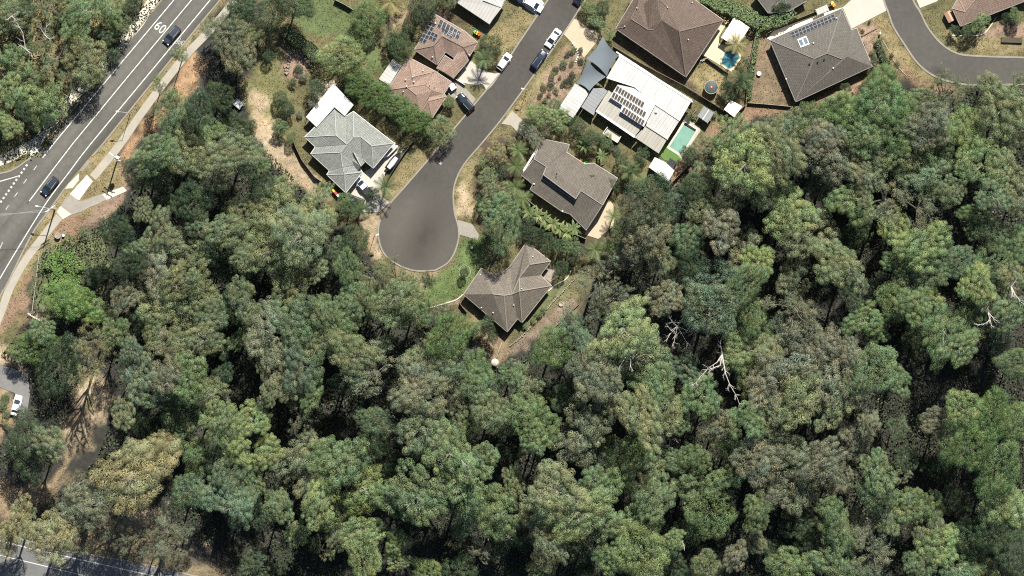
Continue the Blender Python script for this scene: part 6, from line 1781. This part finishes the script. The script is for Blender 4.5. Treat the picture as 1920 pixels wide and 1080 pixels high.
PG, PL, PY_ = (.07, .10, .042), (.10, .135, .05), (.19, .175, .075)
palm(908, 112, 5.5, 1.05, 12, False, PG, "palm on the lawn of the solar panel house throwing a star shadow")
palm(733, 4, 3.0, 1.3, 16, False, PY_, "yellow-green palm at the top edge above the sandy yard")
palm(722, 350, 5.0, 1.15, 12, False, PG, "palm at the street corner of the pale driveway", )
palm(675, 392, 3.2, 1.0, 10, False, PG, "small palm at the edge of the black car's driveway")
palm(1381, 82, 4.0, 1.15, 12, False, PY_, "spiky palm leaning over the cream pavilion")
palm(1393, 150, 4.5, 1.0, 11, False, PG, "dark palm between the blue pool and hedge")
palm(1097, 273, 3.5, .95, 9, True, PL, "banana plant with star leaves above the umber roof", "banana_plant")
palm(1128, 292, 3.2, .8, 9, True, PL, "banana plant between the clipped balls and umber roof", "banana_plant")
palm(1183, 320, 4.5, 1.15, 12, False, PL, "bright palm behind the umber roof near the white shed")
palm(1208, 342, 3.0, .9, 9, True, PL, "banana plant just below the white garden shed", "banana_plant")
for i, (x, y, lab) in enumerate(((972, 282, "palm nearest the concrete crossover in the side garden"), (968, 312, "second palm down from the crossover in the side garden"), (965, 350, "third palm down the side garden of the umber roof"), (980, 372, "palm at the lower corner of the side garden"))):
    palm(x, y, 3.6, .95, 11, False, PL, lab)
for i, (x, y) in enumerate(((992, 398), (1008, 402), (1020, 412), (1036, 420), (1050, 430), (1064, 436), (1076, 428))):
    palm(x, y, 3.0, .95, 9, True, (.15, .175, .065) if i % 2 else PL, f"{ORD[i]} banana plant along the lower wall of the umber roof", "banana_plant")
for i, (x, y, lab) in enumerate(((1116, 468, "palm below the cream paved yard"), (1140, 462, "palm at the lower corner of the cream paved yard"), (1150, 405, "palm beside the cream paved yard edge"), (1158, 432, "small palm between the paved yard and wood"))):
    palm(x, y, 4.0, 1.1 if i < 2 else .8, 11, False, PL, lab)
palm(1294, 288, 2.6, .85, 10, False, PL, "small palm at the corner of the teal pool")

# ---- dead trees
def dead_tree(px, py, h, label, limbs, bark='bark_dead', r=.28, twig=2, seed=1, lean=(0, 0)):
    """limbs: lists of photo-pixel offsets with heights (dx, dy, z) from the stem"""
    rd = random.Random(seed)
    zg = float(terr(px, py)); p = W(px, py, zg + h)
    root = thing("dead_tree", label, "dead tree", (p.x, p.y, zg), 0, "bare dead trees")
    top = Vector((lean[0] * S, -lean[1] * S, h))
    local(MB().tube([(0, 0, -.5), top * .5 + Vector((.2, .1, 0)), top], [r, r * .8, r * .6], 7), "trunk", [MT[bark]], root)
    def twigs(mb, a, b, rr, lev):
        n = 3 if lev == twig else 2
        for _ in range(n):
            t = rd.uniform(.35, .95); s = a.lerp(b, t); L = (b - a).length * rd.uniform(.35, .6)
            d = ((b - a).normalized() + Vector((rd.uniform(-.9, .9), rd.uniform(-.9, .9), rd.uniform(-.2, .5)))).normalized()
            e = s + d * L
            mb.tube([s, s.lerp(e, .5) + Vector((rd.uniform(-.1, .1), rd.uniform(-.1, .1), 0)) * L, e], [rr * .5, rr * .35, rr * .15], 5)
            if lev > 1: twigs(mb, s, e, rr * .5, lev - 1)
    for lb in limbs:
        pts = [Vector((x * S, -y * S, h + z)) for x, y, z in lb]
        mb = MB(); n = len(pts)
        mb.tube(pts, [r * .62 * (1 - .75 * i / max(1, n - 1)) for i in range(n)], 6)
        for a, b in zip(pts, pts[1:]):
            if twig: twigs(mb, a, b, r * .5, twig)
        local(mb, "limb", [MT[bark]], root)
dead_tree(1270, 612, 17, "bare grey dead tree with fine fanned twigs in a dark gap", [[(0, 0, 0), (-12, 8, 2), (-22, -6, 3)], [(0, 0, 0), (8, 14, 2), (18, 32, 2.5)], [(0, 0, 0), (-4, 16, 2), (-8, 36, 2)], [(0, 0, 0), (6, -10, 2), (14, -22, 2.5)], [(0, 0, 0), (14, 6, 2), (26, 10, 3)], [(0, 0, 0), (-14, 14, 1.5), (-20, 24, 2)], [(0, 0, 0), (-10, -8, 2), (-16, -20, 3)]], 'bark_dead', .17, 3, 3)
dead_tree(1354, 665, 20, "leaning white dead tree with two long bare limbs", [[(0, 0, 0), (2, 14, 1), (6, 36, 1.5), (14, 56, 1), (26, 76, .5), (34, 96, 0)], [(0, 0, 0), (-4, 20, .8), (-28, 28, 1.5), (-42, 42, 1), (-54, 58, .5)], [(0, 0, 0), (-10, 14, 1.5), (-28, 26, 2)], [(0, 0, 0), (-4, -22, 1.5)]], 'bark_dead', .27, 2, 4)
dead_tree(1168, 652, 23, "white dead limbs standing in the crown of a clustered tree", [[(0, 0, 0), (4, 18, 1.4), (-6, 34, 1.5)], [(0, 0, 0), (14, 16, 1.4), (14, 34, 1.2), (18, 42, 1)], [(0, 0, 0), (-16, 10, 1.8)], [(0, 0, 0), (4, -14, 2), (-4, -24, 2.2)], [(0, 0, 0), (-24, -2, 2), (-34, -6, 2)]], 'bark_dead', .19, 2, 5)
dead_tree(1853, 586, 24, "forked white snag standing over the right hand crowns", [[(0, 0, 0), (2, 14, 1), (-10, 22, 1.2), (-24, 22, 1)], [(0, 0, 0), (10, 12, 1), (20, 19, 1)], [(2, 12, 1), (6, 26, .8)], [(0, 0, 0), (-1, -8, 1)]], 'bark_dead', .2, 2, 6)
dead_tree(1896, 538, 24, "broken white snag at the right edge of the wood", [[(0, 0, 0), (6, 14, 1), (18, 28, .6), (28, 36, .2)], [(0, 0, 0), (2, 18, 1.2)], [(0, 0, 0), (8, -12, 1)]], 'bark_dead', .27, 2, 7)
dead_tree(1455, 846, 17, "bleached limbs poking from brown crowns above the bottom", [[(0, 0, 0), (-14, -6, 1), (-20, 2, 1)], [(0, 0, 0), (8, -16, 1)]], 'bark_dead', .22, 1, 8)
dead_tree(1256, 826, 10, "small dead tree with pale twigs in a dark gap", [[(0, 0, 0), (-8, -10, 1)], [(0, 0, 0), (10, -4, 1), (14, 2, 1)], [(0, 0, 0), (-2, 10, 1)]], 'bark_grey', .2, 2, 9)
dead_tree(1664, 975, 14, "pale crooked branch showing among low crowns near the bottom", [[(0, 0, 0), (6, 8, 1), (2, 18, 1), (-4, 26, .6)], [(0, 0, 0), (14, -4, 1), (16, -14, 1.5)]], 'bark_pale', .26, 1, 10)
dead_tree(84, 66, 14, "white twiggy dead tree among the top left crowns", [[(0, 0, 0), (10, 8, 1), (18, 4, 1)], [(0, 0, 0), (-8, -14, 1)], [(0, 0, 0), (4, -16, 1), (12, -22, 1)]], 'bark_dead', .18, 2, 11)
dead_tree(48, 92, 14, "pale forked dead limbs left of the twiggy dead tree", [[(0, 0, 0), (10, 8, 1), (14, 14, 1)], [(0, 0, 0), (-12, -8, 1)], [(0, 0, 0), (-4, -30, 1.5), (-16, -50, 1.5)]], 'bark_dead', .2, 1, 12)
dead_tree(22, 30, 15, "thin white dead crown near the top left corner", [[(0, 0, 0), (10, 10, 1)], [(0, 0, 0), (-8, 8, 1)], [(0, 0, 0), (12, -6, 1)]], 'bark_dead', .16, 2, 13)
dead_tree(373, 172, 10, "short white snag above the dark tree by the orange bank", [[(0, 0, 0), (0, -9, 1)], [(0, 0, 0), (6, 7, .5)], [(0, 0, 0), (-4, 8, .5)]], 'bark_dead', .22, 1, 14)
dead_tree(712, 640, 15, "forked pale twigs between lime and olive crowns", [[(0, 0, 0), (-4, 12, 1)], [(0, 0, 0), (4, -10, 1)], [(0, 8, 0), (8, 12, 1)]], 'bark_grey', .18, 1, 15)
dead_tree(705, 700, 18, "grey dead twigs through a thin brown crown above the bottom", [[(0, 0, 0), (-10, 8, 1)], [(0, 0, 0), (16, -14, 1)], [(0, 0, 0), (4, 16, 1)]], 'bark_grey', .16, 2, 16)
dead_tree(992, 712, 16, "thin upright dead twigs below the parasol garden", [[(0, 0, 0), (-2, 14, .5)], [(0, 0, 0), (4, -8, .5)]], 'bark_grey', .16, 1, 17)
dead_tree(1280, 1018, 14, "pale branch in a lime crown near the bottom edge", [[(0, 0, 0), (4, 10, .5)], [(0, 0, 0), (-10, 8, .5)]], 'bark_dead', .2, 1, 18)
dead_tree(1026, 1050, 16, "long pale bare stem near the bottom edge", [[(0, 0, 0), (5, 14, -1), (11, 30, -2)]], 'bark_pale', .18, 0, 19)
dead_tree(150, 905, 12, "white forked branch in the brown crown beside the yellow tree", [[(0, 0, 0), (2, -10, 1)], [(0, 0, 0), (-8, 8, 1)]], 'bark_dead', .2, 1, 20)
dead_tree(1638, 880, 13, "pale vertical broken stems among the dark gaps", [[(0, 0, 0), (2, -8, .5)], [(0, 6, 0), (-1, 14, 0)]], 'bark_dead', .2, 0, 21)
dead_tree(1672, 930, 12, "pale thin stem curving beside a dark gap", [[(0, 0, 0), (-1, 10, .3), (1, 18, 0)]], 'bark_dead', .2, 0, 22)

# ---- undergrowth: ferns, saplings and fallen leaves on the wood's floor
def undergrowth():
    n = 260000
    px = rng.uniform(-60, 1980, n); py = rng.uniform(-40, 1140, n)
    keep = np.ones(n, bool)
    clear = [[(470, -200), (2300, -200), (2300, 165), (1920, 165), (1790, 170), (1640, 160), (1490, 205), (1400, 225), (1260, 350), (1150, 470), (1090, 600), (930, 690), (800, 595), (690, 490), (600, 390), (520, 300), (440, 215), (452, 120), (485, 85)],
             [(470, -60), (415, 60), (395, 110), (355, 195), (300, 255), (262, 290), (245, 370), (180, 425), (80, 470), (50, 600), (0, 670), (-100, 700), (-100, 330), (80, 290), (300, 0), (330, -60)],
             [(-80, 640), (60, 690), (60, 800), (0, 830), (-80, 830)], [(-80, 985), (240, 1045), (480, 1100), (480, 1180), (-80, 1180)],
             [(140, 715), (195, 690), (225, 735), (205, 800), (180, 860), (120, 915), (0, 985), (-50, 985), (-50, 890), (105, 860), (120, 790)], [(230, 955), (305, 950), (330, 985), (430, 1050), (430, 1100), (120, 1060), (150, 985)], [(1815, 672), (1835, 668), (1855, 690), (1838, 708)]]
    for c in clear: keep &= dist_poly(px, py, c) > 0
    patch = np.sin(px * .021 + 3 * np.sin(py * .013)) + np.sin(py * .027 + 2 * np.sin(px * .017)) + rng.normal(size=n) * .8
    keep &= patch > -1.6
    px, py, patch = px[keep], py[keep], patch[keep]
    n = len(px)
    z = terr(px, py) + np.abs(rng.normal(size=n)) * (.5 + .5 * np.clip(patch, 0, 2))
    C = np.stack([(px - 960) * S, (540 - py) * S, z], 1)
    N = rng.normal(size=(n, 3)) * .6 + np.array([0, 0, 1.0])
    base = np.array([.044, .062, .030]); br = np.array([.046, .038, .026])
    k = rng.random(n)[:, None]
    t = np.where(k < .72, base, br) * (1 + rng.normal(size=(n, 1)) * .2)
    me = leaf_mesh("undergrowth", C, N, rng.uniform(.14, .36, n), np.clip(t, .01, .3), MT['leaf'], .6)
    o = add("undergrowth", me); o.color = (1, 1, 1, 1)
    tag(o, "low ferns, saplings and leaf litter on the floor of the wood", "undergrowth", kind="stuff")
undergrowth()

# ---- grass: tufts over the lawns, verges and bare earth, each in its own spot's colour
def grass():
    n = 420000
    px = rng.uniform(-30, 1950, n); py = rng.uniform(-30, 1110, n)
    xs, ys, col = ZC
    ci = np.clip(np.searchsorted(xs, px), 0, len(xs) - 1); ri = np.clip(np.searchsorted(ys, py), 0, len(ys) - 1)
    c = col[ri, ci]
    keep = c.sum(1) > .17
    sand = c[:, 0] > .21
    keep &= ~sand | (rng.random(n) < .45)
    px, py, c = px[keep], py[keep], c[keep]
    ok = np.ones(len(px), bool)
    for poly in PAVED: ok &= dist_poly(px, py, poly) > 2.0
    px, py, c = px[ok], py[ok], c[ok]
    pn = np.sin(px * .09 + 2 * np.sin(py * .07)) * np.sin(py * .11 + 1.3 * np.sin(px * .05)) + rng.normal(size=len(px)) * .5
    ok = pn > -.35
    px, py, c = px[ok], py[ok], c[ok]
    n = len(px)
    C = np.stack([(px - 960) * S, (540 - py) * S, terr(px, py) + rng.uniform(.02, .12, n)], 1)
    N = rng.normal(size=(n, 3)) * .55 + np.array([0, 0, 1.0])
    g = np.where(rng.random((n, 1)) < .6, np.array([.92, 1.05, .8]), np.array([1.12, .98, .85]))
    t = c * g * np.clip(1 + rng.normal(size=(n, 1)) * .28, .4, 1.8)
    me = leaf_mesh("grass", C, N, rng.uniform(.06, .17, n), np.clip(t, .01, .6), MT['leaf'], .6)
    o = add("grass", me); o.color = (1, 1, 1, 1)
    tag(o, "short dry grass and weeds on lawns and verges", "grass", kind="stuff")
grass()
